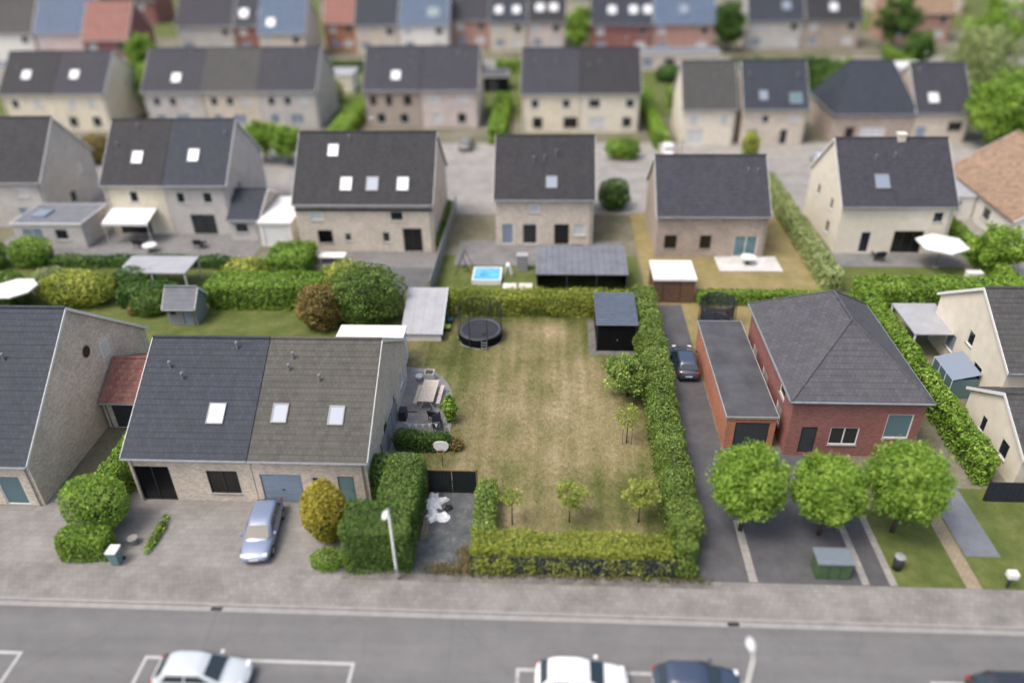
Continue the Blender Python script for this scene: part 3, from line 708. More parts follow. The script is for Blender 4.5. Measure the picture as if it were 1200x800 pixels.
# ------------------------------------------------------------------ the dry lawn of the plot
def lawn_dry(x, y):
    n1 = noise.noise(Vector((x * .22, y * .16, 3.1))); n2 = noise.noise(Vector((x * .75, y * .4, 7.7))); n3 = noise.noise(Vector((x * 2.2, y * 2.2, 1.3)))
    st = noise.noise(Vector((x * 2.4, y * .06, 4.4)))
    v = .54 + .34 * n1 + .28 * n2 + .14 * n3 + .2 * st
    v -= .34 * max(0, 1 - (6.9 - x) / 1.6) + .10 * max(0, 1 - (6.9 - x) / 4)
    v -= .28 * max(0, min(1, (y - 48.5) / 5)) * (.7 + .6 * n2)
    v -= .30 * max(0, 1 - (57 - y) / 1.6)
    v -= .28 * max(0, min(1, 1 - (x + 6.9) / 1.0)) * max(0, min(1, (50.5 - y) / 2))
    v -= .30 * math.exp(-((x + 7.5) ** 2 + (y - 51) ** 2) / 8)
    v -= .25 * math.exp(-((x - 3.0) ** 2 / 1.5 + (y - 52.5) ** 2 / 12))
    v += .42 * math.exp(-((x - .2) ** 2 / 3.5 + (y - 54.3) ** 2 / 2.6))
    v -= .26 * math.exp(-((x - 5.2) ** 2 / 4 + (y - 36.5) ** 2 / 6)) + .22 * math.exp(-((x - .5) ** 2 / 10 + (y - 32.2) ** 2 / 1.6))
    return v
def in_lawn(x, y):
    if 28.9 <= y < 35.2: return -4.4 < x < 8.6
    if y < 40.2: return -9.2 < x < 8.6
    if y < 49: return -9.4 < x < 8.6
    return -12 < x < 8.6
gx = np.arange(-12, 8.61, .2); gy = np.arange(28.9, 58.6, .2)
vs = []; dr = []; fs = []; ix = {}
for i, x in enumerate(gx):
    for j, y in enumerate(gy):
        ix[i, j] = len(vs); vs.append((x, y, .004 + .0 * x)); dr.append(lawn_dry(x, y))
for i in range(len(gx) - 1):
    for j in range(len(gy) - 1):
        if in_lawn(gx[i] + .1, gy[j] + .1): fs.append((ix[i, j], ix[i + 1, j], ix[i + 1, j + 1], ix[i, j + 1]))
me = bpy.data.meshes.new('plot_lawn'); me.from_pydata(vs, [], fs); me.materials.append(MATS['lawn_mix'])
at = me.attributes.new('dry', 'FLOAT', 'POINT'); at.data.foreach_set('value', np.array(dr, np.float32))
lo = bpy.data.objects.new('plot_lawn', me); col.objects.link(lo); tag(lo, kind='structure')
def blades(name, label, pts, tints, h, wd, seed, mat='blade', spread=.06, k=3, lean=.5):
    rng = np.random.default_rng(seed); P = np.repeat(np.array(pts), k, 0); n = len(P)
    P[:, :2] += rng.normal(0, spread, (n, 2))
    an = rng.uniform(0, 6.283, n); le = rng.normal(0, lean, (n, 2)); hh = h * rng.uniform(.5, 1.4, n)
    ux = np.stack([np.cos(an), np.sin(an), np.zeros(n)], 1) * wd
    V = np.empty((n, 4, 3)); tip = P.copy(); tip[:, 0] += le[:, 0] * hh; tip[:, 1] += le[:, 1] * hh; tip[:, 2] += hh
    V[:, 0] = P - ux; V[:, 1] = P + ux; V[:, 2] = tip + ux * .25; V[:, 3] = tip - ux * .25
    o = leaf_object(name, V.reshape(-1, 3), np.repeat(tints, k) + rng.normal(0, .22, n), mat)
    return tag(o, label, 'grass', kind='stuff')
rd = random.Random(4)
pts = []; tn = []
for _ in range(60000):
    x, y = rd.uniform(-12, 6.9), rd.uniform(29.5, 57.2)
    if not in_lawn(x, y) or (40 < y < 49.2 and x < -6.8) or (3.1 < x < 6.9 and 51.2 < y < 56.8): continue
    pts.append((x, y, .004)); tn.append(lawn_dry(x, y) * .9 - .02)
blades('grass', 'short drought-bleached grass covering the plot lawn', pts, np.array(tn) + .12, .032, .012, 5, lean=1.6)
pts = []; tn = []
for _ in range(420):    # weeds at the mouth of the gravel drive and along the front hedge
    if rd.random() < .5: x, y = rd.gauss(-5.6, .75), rd.gauss(28.95, .18)
    else: x, y = rd.gauss(-4.75, .18), rd.uniform(28.8, 30.6)
    if -7.4 < x < -4.4 and 28.78 < y < 31: pts.append((x, y, .006)); tn.append(rd.choice((.25, .6, .75, .85)))
for _ in range(150):
    x = rd.uniform(-4.3, 8.6); pts.append((x, 28.74 + rd.gauss(-.02, .05), .0)); tn.append(rd.choice((.0, .1, .3)))
blades('weeds', 'dry weeds along the foot of the front hedge and gravel mouth', pts, np.array(tn), .26, .022, 9, spread=.1, k=4)

# ------------------------------------------------------------------ hedges of the plot
hedge('hedge', 'tall dense evergreen hedge running along the dark side lane beside the dry lawn', [(6.75, 7.95, 28.95, 31.2, 2.35), (6.75, 8.35, 30.6, 44.0, 2.45), (6.7, 8.5, 43.4, 58.3, 2.5)], 'leaf_laurel', .145, 270, .34, .5)
fh = hedge('hedge', 'low yellow-green feathery hedge behind dark fence panels along the pavement', [(-4.25, 6.7, 29.05, 30.6, 1.7)], 'leaf_yellow', .16, 380, .2, .3, aspect=.3, spiky=.25)
hedge('hedge', 'narrow light green hedge between the gravel drive and the dry lawn', [(-4.4, -3.2, 30.55, 35.0, 1.45)], 'leaf_laurel', .14, 260, .2, .4, tb=.15)
hedge('hedge', 'yellow-green hedge closing the back of the dry lawn behind the trampoline', [(-9.2, 6.7, 56.9, 58.7, 1.95)], 'leaf_yellow', .2, 220, .26, .5, aspect=.35, spiky=.3, tb=-.08)
hedge('hedge', 'big square-cut dense hedge behind the street lamp beside the gravel drive', [(-11.25, -7.55, 28.7, 31.4, 3.1), (-9.75, -7.6, 31.0, 35.4, 3.0), (-10.9, -9.3, 34.2, 36.0, 2.5)], 'leaf_beech', .13, 270, .17, .35)
hedge('hedge', 'low dark cypress hedge at the end of the patio', [(-10.4, -6.6, 38.9, 39.9, 1.25)], 'leaf_deep', .22, 190, .16, .4, aspect=.3, spiky=.25)
fence = empty('panel_fence', 'dark panel fence under the low yellow-green front hedge', 'fence', (1.2, 28.93, 0))
for k in range(6):
    x0 = -5.43 + k * 1.83
    MB().box(x0, x0 + 1.77, -.02, .02, .05, 1.3).build('panel', 'fence_navy', fence)
    MB().box(x0 - .06, x0, -.035, .035, 0, 1.36).build('post', 'dark_metal', fence)
MB().box(5.55, 5.61, -.035, .035, 0, 1.36).build('post', 'dark_metal', fence)
# leaves poking through the fence panels are a climber of their own
rng = np.random.default_rng(77); n = 4200
px = rng.uniform(-4.2, 6.6, n); pz = np.abs(rng.normal(.75, .5, n)); keep = (pz < 1.7) & (rng.random(n) < np.where(px < -.8, 1.0, .45) * (.55 + .45 * np.sin(px * 3.1) * np.sin(px * 1.3 + 1)))
P = np.stack([px, 28.83 + rng.normal(0, .06, n), pz], 1)[keep]
V = leaf_arrays(P, np.tile([0, -1.0, .3], (len(P), 1)), .15, .4, rng, up=-.4)
tag(leaf_object('hedge_shoots', V, rng.normal(.4, .2, len(P)), 'leaf_yellow'), 'yellow-green shoots hanging over the dark front fence panels', 'shoots', kind='stuff')

# gate across the gravel drive
gt = empty('gate', 'dark green double gate closing the gravel drive', 'gate', (-6.0, 35.15, 0))
for s in (-1, 1):
    x0, x1 = (-1.48, -.02) if s < 0 else (.02, 1.48)
    lf = MB()
    for q in ((x0, x1, .08, .14), (x0, x1, 1.74, 1.8)): lf.box(q[0], q[1], -.03, .03, q[2], q[3])
    MB().box(x0, x1, -.035, .035, 1.801, 1.84).build('top_rail', 'brown_wood', gt)
    lf.box(x0, x0 + .06, -.03, .03, .14, 1.74).box(x1 - .06, x1, -.03, .03, .14, 1.74)
    fr = lf.build('gate_leaf', 'gate_green', gt)
    for k in range(7):
        a = x0 + .06 + k * (x1 - x0 - .12) / 7
        MB().box(a + .0015, a + (x1 - x0 - .12) / 7 - .0015, -.012, .012, .14, 1.74).build('board', 'gate_green', fr)
for x in (-1.58, 1.50): MB().box(x, x + .08, -.04, .04, 0, 1.95).build('post', 'brown_wood', gt)
MB().box(-.06, .06, -.06, -.031, .9, 1.05).build('latch', 'dark_metal', gt)

# white tarpaulin heap and planks on the gravel
def crumple(name, label, cx, cy, rx, ry, h, mat, seed, z0=.006, n=22):
    mb = MB(); idx = {}
    for j in range(7):
        for i in range(n):
            a = 2 * math.pi * i / n; q = j / 6
            rr = q * (1 + .75 * noise.noise(Vector((math.cos(a) * 1.6, math.sin(a) * 1.6, seed))) + .35 * noise.noise(Vector((math.cos(a) * 5, math.sin(a) * 5, seed + 2))) * q)
            x, y = rx * rr * math.cos(a), ry * rr * math.sin(a)
            z = z0 + (h * (1 - q) ** .6 * (.5 + 1.3 * abs(noise.noise(Vector((x * 2.6, y * 2.6, seed + 3))))) + .22 * abs(noise.noise(Vector((x * 5, y * 5, seed))))) * (q < 1)
            idx[j, i] = len(mb.v); mb.v.append((x, y, z))
    for j in range(6):
        for i in range(n): mb.f.append((idx[j, i], idx[j, (i + 1) % n], idx[j + 1, (i + 1) % n], idx[j + 1, i])); mb.m.append(0)
    return tag(mb.build(name, mat, loc=(cx, cy, 0)), label, 'tarpaulin')
crumple('tarpaulin', 'crumpled white tarpaulin heap near the dark gate', -7.0, 34.3, .62, .62, .35, 'tarp_white', 2.0)
crumple('tarpaulin', 'flatter white tarpaulin sheet over timber on the gravel', -6.85, 33.0, .62, .55, .28, 'tarp_white', 9.0)
crumple('rubbish_bag', 'small black bag beside the white tarpaulin', -6.15, 33.8, .3, .26, .3, 'rubber', 5.0)['category'] = 'bag'
pk = empty('plank_stack', 'small stack of old planks beside the big square hedge', 'planks', (-7.15, 32.0, .006))
for k in range(4): MB().box(-.3 + (k % 2) * .2, -.13 + (k % 2) * .2, -.75 + .08 * k, .7 + .05 * k, .07 * (k // 2), .07 * (k // 2) + .06).build('plank', 'old_wood', pk)

# basketball hoop
bb = empty('basketball_hoop', 'white fan-shaped basketball backboard on a thin post behind the gate', 'basketball hoop', (-6.95, 37.6, 0))
MB().tube([(0, 0, 0), (0, 0, 1.75)], .035, 8).build('post', 'brown_wood', bb)
pts = [(-.3, 1.35), (.3, 1.35), (.48, 1.62), (.5, 1.85), (.38, 2.02), (.15, 2.1), (-.15, 2.1), (-.38, 2.02), (-.5, 1.85), (-.48, 1.62)]
o = MB(); nP = len(pts)
o.add([(x, -.06, z) for x, z in pts] + [(x, -.02, z) for x, z in pts], [tuple(range(nP)), tuple(range(nP, 2 * nP))[::-1]] + [(i, (i + 1) % nP, nP + (i + 1) % nP, nP + i) for i in range(nP)])
o.build('backboard', 'white_paint', bb)
MB().tube([(.22 * math.cos(a * math.pi / 8), -.30 + .22 * math.sin(a * math.pi / 8), 1.5) for a in range(17)], .012, 6).build('ring', 'wall_orange', bb)

# young trees on the lawn
tree('young_tree', 'spindly sparse young tree beside the narrow light hedge', -2.2, 32.6, 2.6, .62, 'leaf_lawn_tree', 1.75, .13, 26, 26, tr=.035, csize=.26, group=None)
tree('young_tree', 'slim young tree standing midway along the front of the dry lawn', 1.15, 32.9, 3.0, .85, 'leaf_lawn_tree', 1.55, .14, 40, 42, tr=.035, csize=.3)
tree('young_tree', 'fuller young tree with yellow-green crown beside the tall evergreen hedge', 5.2, 33.0, 3.1, .98, 'leaf_lawn_tree', 1.5, .15, 46, 56, tr=.04, csize=.33)
tree('young_tree', 'pale thin young tree propped by stakes below the round bush', 5.05, 40.3, 3.0, .8, 'leaf_lawn_tree', 1.5, .13, 34, 26, tr=.035, csize=.32)
tree('shrub_tree', 'large round grey-green bush bulging out of the tall evergreen hedge', 5.5, 45.6, 3.0, 1.75, 'leaf_laurel', .9, .2, 70, 130, tr=.09, csize=.5)
for x, y in ((4.75, 40.1), (5.35, 40.1)):
    tag(MB().tube([(x, y, 0), (x, y, 1.3)], .03, 6).build('stake', 'old_wood'), 'wooden stake supporting the pale thin young tree', 'stake', 'tree stakes')

# ------------------------------------------------------------------ trampoline
def trampoline(label, x, y, r, z, top, netm, group=None, n=8):
    t_ = empty('trampoline', label, 'trampoline', (x, y, 0), group=group)
    mat_ = MB(); mat_.lathe([(0.001, z - .02), (r * .5, z - .025), (r * .84, z - .005)], 36); mat_.build('jumping_mat', 'mat_black', t_, smooth=True)
    MB().lathe([(r * .85, z - .004), (r * .855, z + .012), (r * .868, z + .012), (r * .875, z - .004)], 40).build('mat_edge', 'roof_flat_pale', t_)
    MB().lathe([(r * .875, z - .01), (r * .88, z + .03), (r * .97, z + .03), (r, z - .02)], 40).build('safety_pad', 'pad_grey', t_, smooth=True)
    MB().lathe([(r * .985, z - .022), (r * .985, .02)], 40).build('skirt', 'black_wood', t_)
    MB().lathe([(r * 1.03, .0), (r * 1.06, .03), (r * 1.08, .0)], 8).build('ground_ring', 'grey_plastic', t_)
    for k in range(n):
        a = 2 * math.pi * (k + .5) / n; cx, cy = r * 1.02 * math.cos(a), r * 1.02 * math.sin(a)
        MB().tube([(cx, cy, 0), (cx, cy, top), (cx * .96, cy * .96, top + .12)], .03, 6).build('pole', 'dark_metal', t_)
    nm = MB(); nm.lathe([(r * .93, z + .03), (r * .97, top)], 32); nm.build('safety_net', netm, t_, smooth=True)
    MB().tube([(r * .97 * math.cos(2 * math.pi * k / 32), r * .97 * math.sin(2 * math.pi * k / 32), top) for k in range(33)], .02, 6).build('net_rail', 'dark_metal', t_)
    ld = MB(); 
    for s in (-.2, .2): ld.tube([(r * .25 + s, -r * 1.16, 0), (r * .25 + s, -r * 1.01, z)], .02, 6)
    for q in (.25, .5, .75): ld.box(r * .25 - .2, r * .25 + .2, -r * 1.16 + r * .15 * q - .04, -r * 1.16 + r * .15 * q + .04, z * q, z * q + .03)
    ld.build('ladder', 'gutter_zinc', t_)
    return t_
tp = trampoline('round black trampoline with net enclosure standing on the dry lawn', -5.85, 53.6, 1.82, .78, 2.75, 'net_black')
tp2 = trampoline('trampoline with dark navy net on the neighbouring garden beside the brick house', 13.55, 55.6, 1.45, .7, 2.5, 'net_navy')
tag(MB().box(-.16, .16, -.14, .14, 0, .05).build('cushion', 'rubber', loc=(-5.45, 52.75, .762)), 'small black pad lying on the black trampoline mat', 'pad')

# ------------------------------------------------------------------ black garden shed
sh = empty('garden_shed', 'black wooden garden shed with ribbed metal roof in the lawn corner', 'shed', (5.05, 53.9, 0))
W, D = 3.0, 4.5
for k in range(15):
    a = -W / 2 + k * W / 15
    if not 5 <= k <= 9: MB().box(a + .004, a + W / 15 - .004, -D / 2, -D / 2 + .03, .05, 2.42).build('board', 'black_wood', sh)
    else: MB().box(a + .004, a + W / 15 - .004, -D / 2, -D / 2 + .03, 2.0, 2.42).build('board', 'black_wood', sh)
for s in (-1, 1):
    w_ = MB().add([(s * W / 2, -D / 2 + .03, .05), (s * W / 2, D / 2, .05), (s * W / 2, D / 2, 2.7), (s * W / 2, -D / 2 + .03, 2.42)], [(0, 1, 2, 3)])
    w_.add([(s * (W / 2 - .05), -D / 2 + .03, .05), (s * (W / 2 - .05), D / 2, .05), (s * (W / 2 - .05), D / 2, 2.7), (s * (W / 2 - .05), -D / 2 + .03, 2.42)], [(0, 1, 2, 3)])
    w_.build('side_wall', 'black_wood', sh)
    MB().box(s * W / 2 - .05, s * W / 2 + .05, -D / 2 - .03, -D / 2 - .001, .02, 2.43).build('corner_trim', 'dark_metal', sh)
MB().box(-W / 2 + .05, W / 2 - .05, D / 2 - .04, D / 2, .05, 2.68).build('back_wall', 'black_wood', sh)
dd = MB().box(-.49, .49, -D / 2 - .01, -D / 2 + .02, .06, 1.98).build('door', 'black_wood', sh)
MB().box(.05, .12, -D / 2 - .06, -D / 2 - .012, 1.0, 1.12).build('handle', 'rim_alloy', dd)
rf = MB(); nr = 15
def rp(y): return 2.47 + (y + D / 2) / D * .3
for k in range(nr):       # horizontal metal sheets, each lapping the next
    a, b_ = -D / 2 - .2 + k * (D + .35) / nr, -D / 2 - .2 + (k + 1) * (D + .35) / nr
    MB().add([(-W / 2 - .15, a, rp(a)), (W / 2 + .15, a, rp(a)), (W / 2 + .15, a, rp(a) + .07), (-W / 2 - .15, a, rp(a) + .07), (W / 2 + .15, b_, rp(b_) + .01), (-W / 2 - .15, b_, rp(b_) + .01)],
             [(0, 1, 2, 3), (3, 2, 4, 5), (0, 3, 5), (1, 4, 2)]).build('roof_sheet', 'corrugated_metal', sh)
MB().add([(-W / 2 - .14, -D / 2 - .19, rp(-D / 2 - .19) - .01), (W / 2 + .14, -D / 2 - .19, rp(-D / 2 - .19) - .01), (W / 2 + .14, D / 2 + .14, rp(D / 2 + .14) - .01), (-W / 2 - .14, D / 2 + .14, rp(D / 2 + .14) - .01)], [(0, 1, 2, 3)]).build('roof_deck', 'black_wood', sh)
structure('shed_base', rect(2.95, 6.75, 51.0, 56.4), .022, 'verge_grit')

# ------------------------------------------------------------------ patio things
tb = empty('garden_table', 'long pale wooden garden table on the grey patio', 'table', (-8.85, 44.9, .012), R(-2))
for k in range(7): MB().box(-.56 + k * .16, -.56 + k * .16 + .148, -1.35, 1.35, .72, .76).build('slat', 'pale_wood', tb)
for sy in (-1, 1):
    for sx in (-1, 1): MB().tube([(sx * .5, sy * 1.1, 0), (sx * .1, sy * 1.05, .715)], .045, 6).build('leg', 'off_white', tb)
MB().box(-.04, .04, -1.05, 1.05, .34, .42).build('stretcher', 'off_white', tb)
for s in (-1, 1):
    bn = empty('garden_bench', 'slatted pale bench along the %s long side of the wooden garden table' % ('house' if s < 0 else 'lawn'), 'bench', (-8.85 + s * .82, 44.9, .012), R(-2))
    for k in range(9): MB().box(-.14, .14, -1.15 + k * .256, -1.15 + k * .256 + .2, .42, .45).build('slat', 'pale_wood', bn)
    for sy in (-.95, .95): MB().box(-.12, .12, sy - .03, sy + .03, 0, .39).build('leg', 'off_white', bn)
    MB().box(-.05, .05, -1.1, 1.1, .39, .419).build('rail', 'off_white', bn)
def chair(label, x, y, rz, m='chair_navy', fold=False):
    c = empty('garden_chair', label, 'chair', (x, y, .012), rz)
    MB().box(-.3, .3, -.28, .28, .36, .44).build('seat', m, c, bevel=.02)
    MB().add([(-.3, .24, .44), (.3, .24, .44), (.3, .42, 1.0), (-.3, .42, 1.0), (-.3, .32, .44), (.3, .32, .44), (.3, .5, 1.0), (-.3, .5, 1.0)], [(0, 1, 2, 3), (5, 4, 7, 6), (0, 3, 7, 4), (1, 5, 6, 2), (3, 2, 6, 7)]).build('backrest', m, c)
    for sx in (-1, 1):
        MB().box(sx * .34 - .03, sx * .34 + .03, -.28, .36, .6, .64).build('armrest', 'dark_metal', c)
        for sy in (-.26, .26): MB().box(sx * .31 - .02, sx * .31 + .02, sy - .02, sy + .02, 0, .6 if True else .4).build('leg', 'dark_metal', c)
    return c
chair('black padded garden chair facing the pale wooden table end', -8.15, 42.5, R(160))
chair('black padded garden chair standing next to the low cypress hedge', -7.75, 41.3, R(15))
pl = empty('planter', 'square pale grey planter box at the end of the wooden table', 'planter', (-9.15, 47.3, .012))
mb = MB(); mb.box(-.36, .36, -.36, -.30, 0, .75).box(-.36, .36, .30, .36, 0, .75).box(-.36, -.30, -.30, .30, 0, .75).box(.30, .36, -.30, .30, 0, .75); mb.build('pot', 'off_white', pl)
MB().box(-.3, .3, -.3, .3, .1, .66).build('soil', 'soil', pl)
tag(MB().lathe([(.001, .0), (.2, .0), (.26, .3), (.3, .42), (.24, .42), (.001, .36)], 14).build('flower_pot', 'off_white', loc=(-9.95, 47.25, .012), smooth=True), 'small round grey flower pot beside the square planter', 'pot')
bush('conifer', 'slim upright green conifer at the lawn edge of the patio', -7.0, 42.2, .55, .5, 2.5, 'leaf_bright', .26, 150, 0, 1.05, 'conifer', .55)
bush('shrub', 'reddish low shrub at the end of the cypress hedge', -6.3, 39.4, .5, .45, .8, 'leaf_brown', .16, 160)
pf = empty('side_fence', 'grey panel fence along the house side of the patio', 'fence', (-10.75, 39.7, 0))
for k in range(3):
    y0 = -2.2 + k * 1.6
    MB().box(-.02, .02, y0 + .05, y0 + 1.55, .05, 1.75).build('panel', 'grey_plastic', pf); MB().box(-.05, .05, y0 - .05, y0 + .05, 0, 1.85).build('post', 'gutter_zinc', pf)
MB().box(-.05, .05, 2.55, 2.65, 0, 1.85).build('post', 'gutter_zinc', pf)
for y, lb in ((41.3, 'thin brown wooden pole lying across the patio next to the grey fence'), (43.3, 'thin brown wooden pole lying across the patio near the house wall')):
    tag(MB().box(-10.5, -9.5, y - .03, y + .03, .012, .07).build('wooden_pole', 'brown_wood'), lb, 'pole')
tag(MB().box(-10.62, -10.1, 42.2, 42.9, .012, .8).build('storage_box', 'dark_metal', bevel=.02), 'dark storage box by the grey side fence', 'box')
bt = empty('bunting', 'white pennant bunting strung above the low cypress hedge', 'bunting', (-8.4, 40.15, 0))
MB().tube([(-1.4, 0, 0), (-1.4, 0, 1.5)], .015, 5).build('string_post', 'old_wood', bt); MB().tube([(1.0, 0, 0), (1.0, 0, 1.6)], .015, 5).build('string_post', 'old_wood', bt)
MB().tube([(-1.4, 0, 1.5), (-.2, 0, 1.38), (1.0, 0, 1.6)], .008, 4).build('string', 'white_paint', bt)
for k in range(5):
    x = -1.15 + k * .45; MB().prism([(0, 0), (.24, 0), (.12, -.34)], -.003, .003).build('pennant', 'white_paint', bt, loc=(x, -.012, 1.40 + .02 * k)).rotation_euler = (R(90), 0, 0)

# ------------------------------------------------------------------ street lamps
def street_lamp(label, x, y, h, armdir=-1):
    l_ = empty('street_lamp', label, 'street lamp', (x, y, 0), group='street lamps')
    MB().tube([(0, 0, 0), (0, 0, .8), (0, 0, h - .1)], [.09, .085, .05], 10).build('pole', 'off_white', l_, smooth=True)
    MB().tube([(0, 0, h - .12), (0, armdir * .12, h), (0, armdir * .35, h + .04)], .035, 6).build('arm', 'off_white', l_)
    hd = MB().lathe([(.001, .12), (.1, .1), (.16, .04), (.17, 0), (.001, -.02)], 14); ho = hd.build('lamp_head', 'white_paint', l_, loc=(0, armdir * .6, h + .04), smooth=True); ho.scale = (1, 2.0, 1)
    MB().box(-.09, .09, -.095, -.08, .5, .9).build('access_door', 'grey_plastic', l_)
    return l_
street_lamp('tall pale street lamp in front of the big square hedge', -8.25, 28.35, 5.3)
street_lamp('tall pale street lamp between the parked cars on the near pavement', 8.35, 20.2, 5.4, 1)

# ------------------------------------------------------------------ front row: left
hA = house('corner house with slate roof and tall plain beige gable', -38.0, 33.3, 14.0, 15.4, 3.6, 9.6, 'wall_beige', 'roof_slate',
      f=[(2.0, .7, 1.6, 1.6, 'teal'), (4.6, .0, 1.5, 2.3, 'teal'), (-3, .7, 2, 1.5, 'dark')], r=[(1.8, 1.0, 1.2, 1.3, 'dark'), (4.4, 1.0, .9, 1.4, 'blind')],
      sky=[(3.2, .62, 's', 1.0, 1.3), (2.9, .25, 'b', 1.0, 1.3)], frame='white_paint')
# oculus and a small window high in that gable
MB().tube([(7.0 - .02, .6, 5.9), (7.04, .6, 5.9)], .38, 16).build('oculus', 'pane_black', hA)
MB().tube([(7.0 - .02, .6, 5.9), (7.03, .6, 5.9)], .46, 16).build('oculus_ring', 'concrete', hA)
wb = MB().box(6.98, 7.05, 2.0, 3.0, 4.4, 5.6).build('window', 'white_paint', hA); MB().box(7.051, 7.06, 2.08, 2.92, 4.48, 5.52).build('pane', 'pane_blind', wb)
lk = house('low linking garage with red-brown tiled roof between the two left houses', -29.0, 41.0, 3.6, 5.6, 2.5, 4.0, 'wall_beige', 'roof_red', f=[(-1.2, 0, 2.4, 2.2, 'dark_door')], ends=(0, 0), name='garage', cat='garage')
house('semi-detached half with smooth slate-blue roof and one bright skylight', -21.55, 34.0, 7.45, 13.2, 3.75, 7.75, 'wall_beige', 'roof_slate',
      f=[(-3.55, 0, 2.2, 2.7, 'black'), (.9, .65, 1.9, 1.8, 'black')], sky=[(1.35, .36, 'b', 1.05, 1.35)], ends=(1, 0))
house('semi-detached half with weathered grey-brown roof and two skylights', -14.3, 34.0, 6.95, 13.2, 3.75, 7.75, 'wall_beige', 'roof_moss',
      f=[(-3.1, 0, 2.5, 2.25, 'garage'), (.0, .9, 1.0, 1.2, 'dark'), (1.6, 0, 1.0, 2.2, 'green_door')], r=[(1.5, 1.0, .7, 1.2, 'dark'), (4.0, .9, 1.2, 1.3, 'blind'), (-1.8, .05, .95, 2.1, 'dark_door')],
      sky=[(-2.0, .37, 's', .95, 1.25), (1.45, .36, 's', .95, 1.25)], ends=(0, 1))
flat_box('rear_extension', 'white flat-roofed extension behind the grey-brown roofed house', -16.2, -11.3, 47.35, 50.4, 2.75, 'render_white', 'roof_flat_white', r=[(-.8, .1, 1.6, 2.1, 'sky')], cat='extension')
fl = empty('garden_shed', 'low white lean-to shed with sloping pale roof beside the trampoline', 'shed', (-10.6, 55.2, 0))
MB().box(-1.6, 1.6, -2.35, -2.3, 0, .7).build('front_wall', 'render_white', fl); MB().box(-1.6, 1.6, 2.3, 2.35, 0, 2.25).build('back_wall', 'render_white', fl)
for sx in (-1, 1): MB().add([(sx * 1.6, -2.3, 0), (sx * 1.6, 2.3, 0), (sx * 1.6, 2.3, 2.25), (sx * 1.6, -2.3, .7)], [(0, 1, 2, 3)]).build('side_wall', 'black_wood', fl)
for q in range(4):
    xa = -1.7 + q * .85
    MB().add([(xa + .005, -2.5, .68), (xa + .845, -2.5, .68), (xa + .845, 2.45, 2.32), (xa + .005, 2.45, 2.32), (xa + .005, -2.5, .75), (xa + .845, -2.5, .75), (xa + .845, 2.45, 2.39), (xa + .005, 2.45, 2.39)], [(0, 3, 2, 1), (4, 5, 6, 7), (0, 1, 5, 4), (1, 2, 6, 5), (2, 3, 7, 6), (3, 0, 4, 7)]).build('roof_panel', 'roof_flat_pale', fl)
MB().add([(1.705, -2.5, .6), (1.705, 2.45, 2.26), (1.705, 2.45, 2.45), (1.705, -2.5, .8), (1.74, -2.5, .6), (1.74, 2.45, 2.26), (1.74, 2.45, 2.45), (1.74, -2.5, .8)], [(0, 1, 2, 3), (4, 5, 6, 7), (3, 2, 6, 7), (0, 3, 7, 4)]).build('roof_edge', 'white_paint', fl)
for (x, y, m_, lb) in ((-8.7, 54.6, 'toy_green', 'lime green garden toy stand against the white lean-to shed'), (-8.65, 55.8, 'toy_teal', 'teal wheeled garden toy beside the white lean-to shed')):
    ty = empty('garden_toy', lb, 'toy', (x, y, .004))
    MB().box(-.25, .25, -.3, .3, .3, .42).build('seat', m_, ty, bevel=.03); MB().box(-.22, -.16, -.28, .28, .42, 1.1).build('frame', m_, ty)
    for sy in (-.24, .24):
        for sx in (-.2, .2): MB().tube([(sx, sy, 0), (sx * .8, sy * .8, .3)], .04, 6).build('leg', 'dark_metal', ty)
# topiary and shrubs of the left front yards
hedge('topiary_block', 'boxy clipped green shrub in front of the clipped green ball', [(-27.7, -24.7, 28.9, 30.3, 1.75)], 'leaf_bright', .15, 190, .1, .5, cat='topiary', tb=-.05)
bush('topiary_ball', 'clipped bright green ball topiary behind the boxy shrub', -26.3, 31.5, 1.75, 1.3, 3.7, 'leaf_bright', .15, 190, 0.5, 2.6, 'topiary', .05)
hedge('side_hedge', 'tapering dark green hedge between the two left driveways', [(-27.6, -26.2, 32.6, 40.0, 2.3)], 'leaf_bright', .17, 140, .16, .45, tb=-.1)
bush('golden_conifer', 'golden yellow cone-shaped conifer on the driveway beside the parked blue car', -12.75, 31.2, 1.35, 1.25, 4.2, 'leaf_golden', .16, 220, 0, 1.75, 'conifer', .08)
bush('shrub', 'low bright green cushion shrub below the golden conifer', -12.3, 29.3, .95, .75, .75, 'leaf_bright', .13, 240, 0, 2.4)
tb_ = empty('wheelie_bin', 'pale green wheelie bin beside the boxy topiary', 'bin', (-24.25, 28.95, .004))
MB().add([(-.22, -.24, .06), (.22, -.24, .06), (.22, .24, .06), (-.22, .24, .06), (-.29, -.33, 1.0), (.29, -.33, 1.0), (.29, .33, 1.0), (-.29, .33, 1.0)], [(0, 3, 2, 1), (4, 5, 6, 7), (0, 1, 5, 4), (1, 2, 6, 5), (2, 3, 7, 6), (3, 0, 4, 7)]).build('body', 'green_door', tb_)
MB().box(-.31, .31, -.36, .38, 1.0, 1.07).build('lid', 'off_white', tb_, bevel=.02)
for s in (-.24, .24): MB().tube([(s - .03, .28, .1), (s + .03, .28, .1)], .1, 10).build('wheel', 'rubber', tb_)
bp_ = empty('flower_pot', 'small dark pot plant by the left houses driveway', 'pot', (-24.0, 30.4, .004)); MB().lathe([(.001, 0), (.22, 0), (.3, .45), (.25, .45), (.001, .4)], 12).build('pot', 'concrete', bp_)
bush('flower_bed_shrub', 'thin strip of low green plants edging the beige driveway', -22.9, 31.0, .3, 1.5, .4, 'leaf_bright', .12, 160)

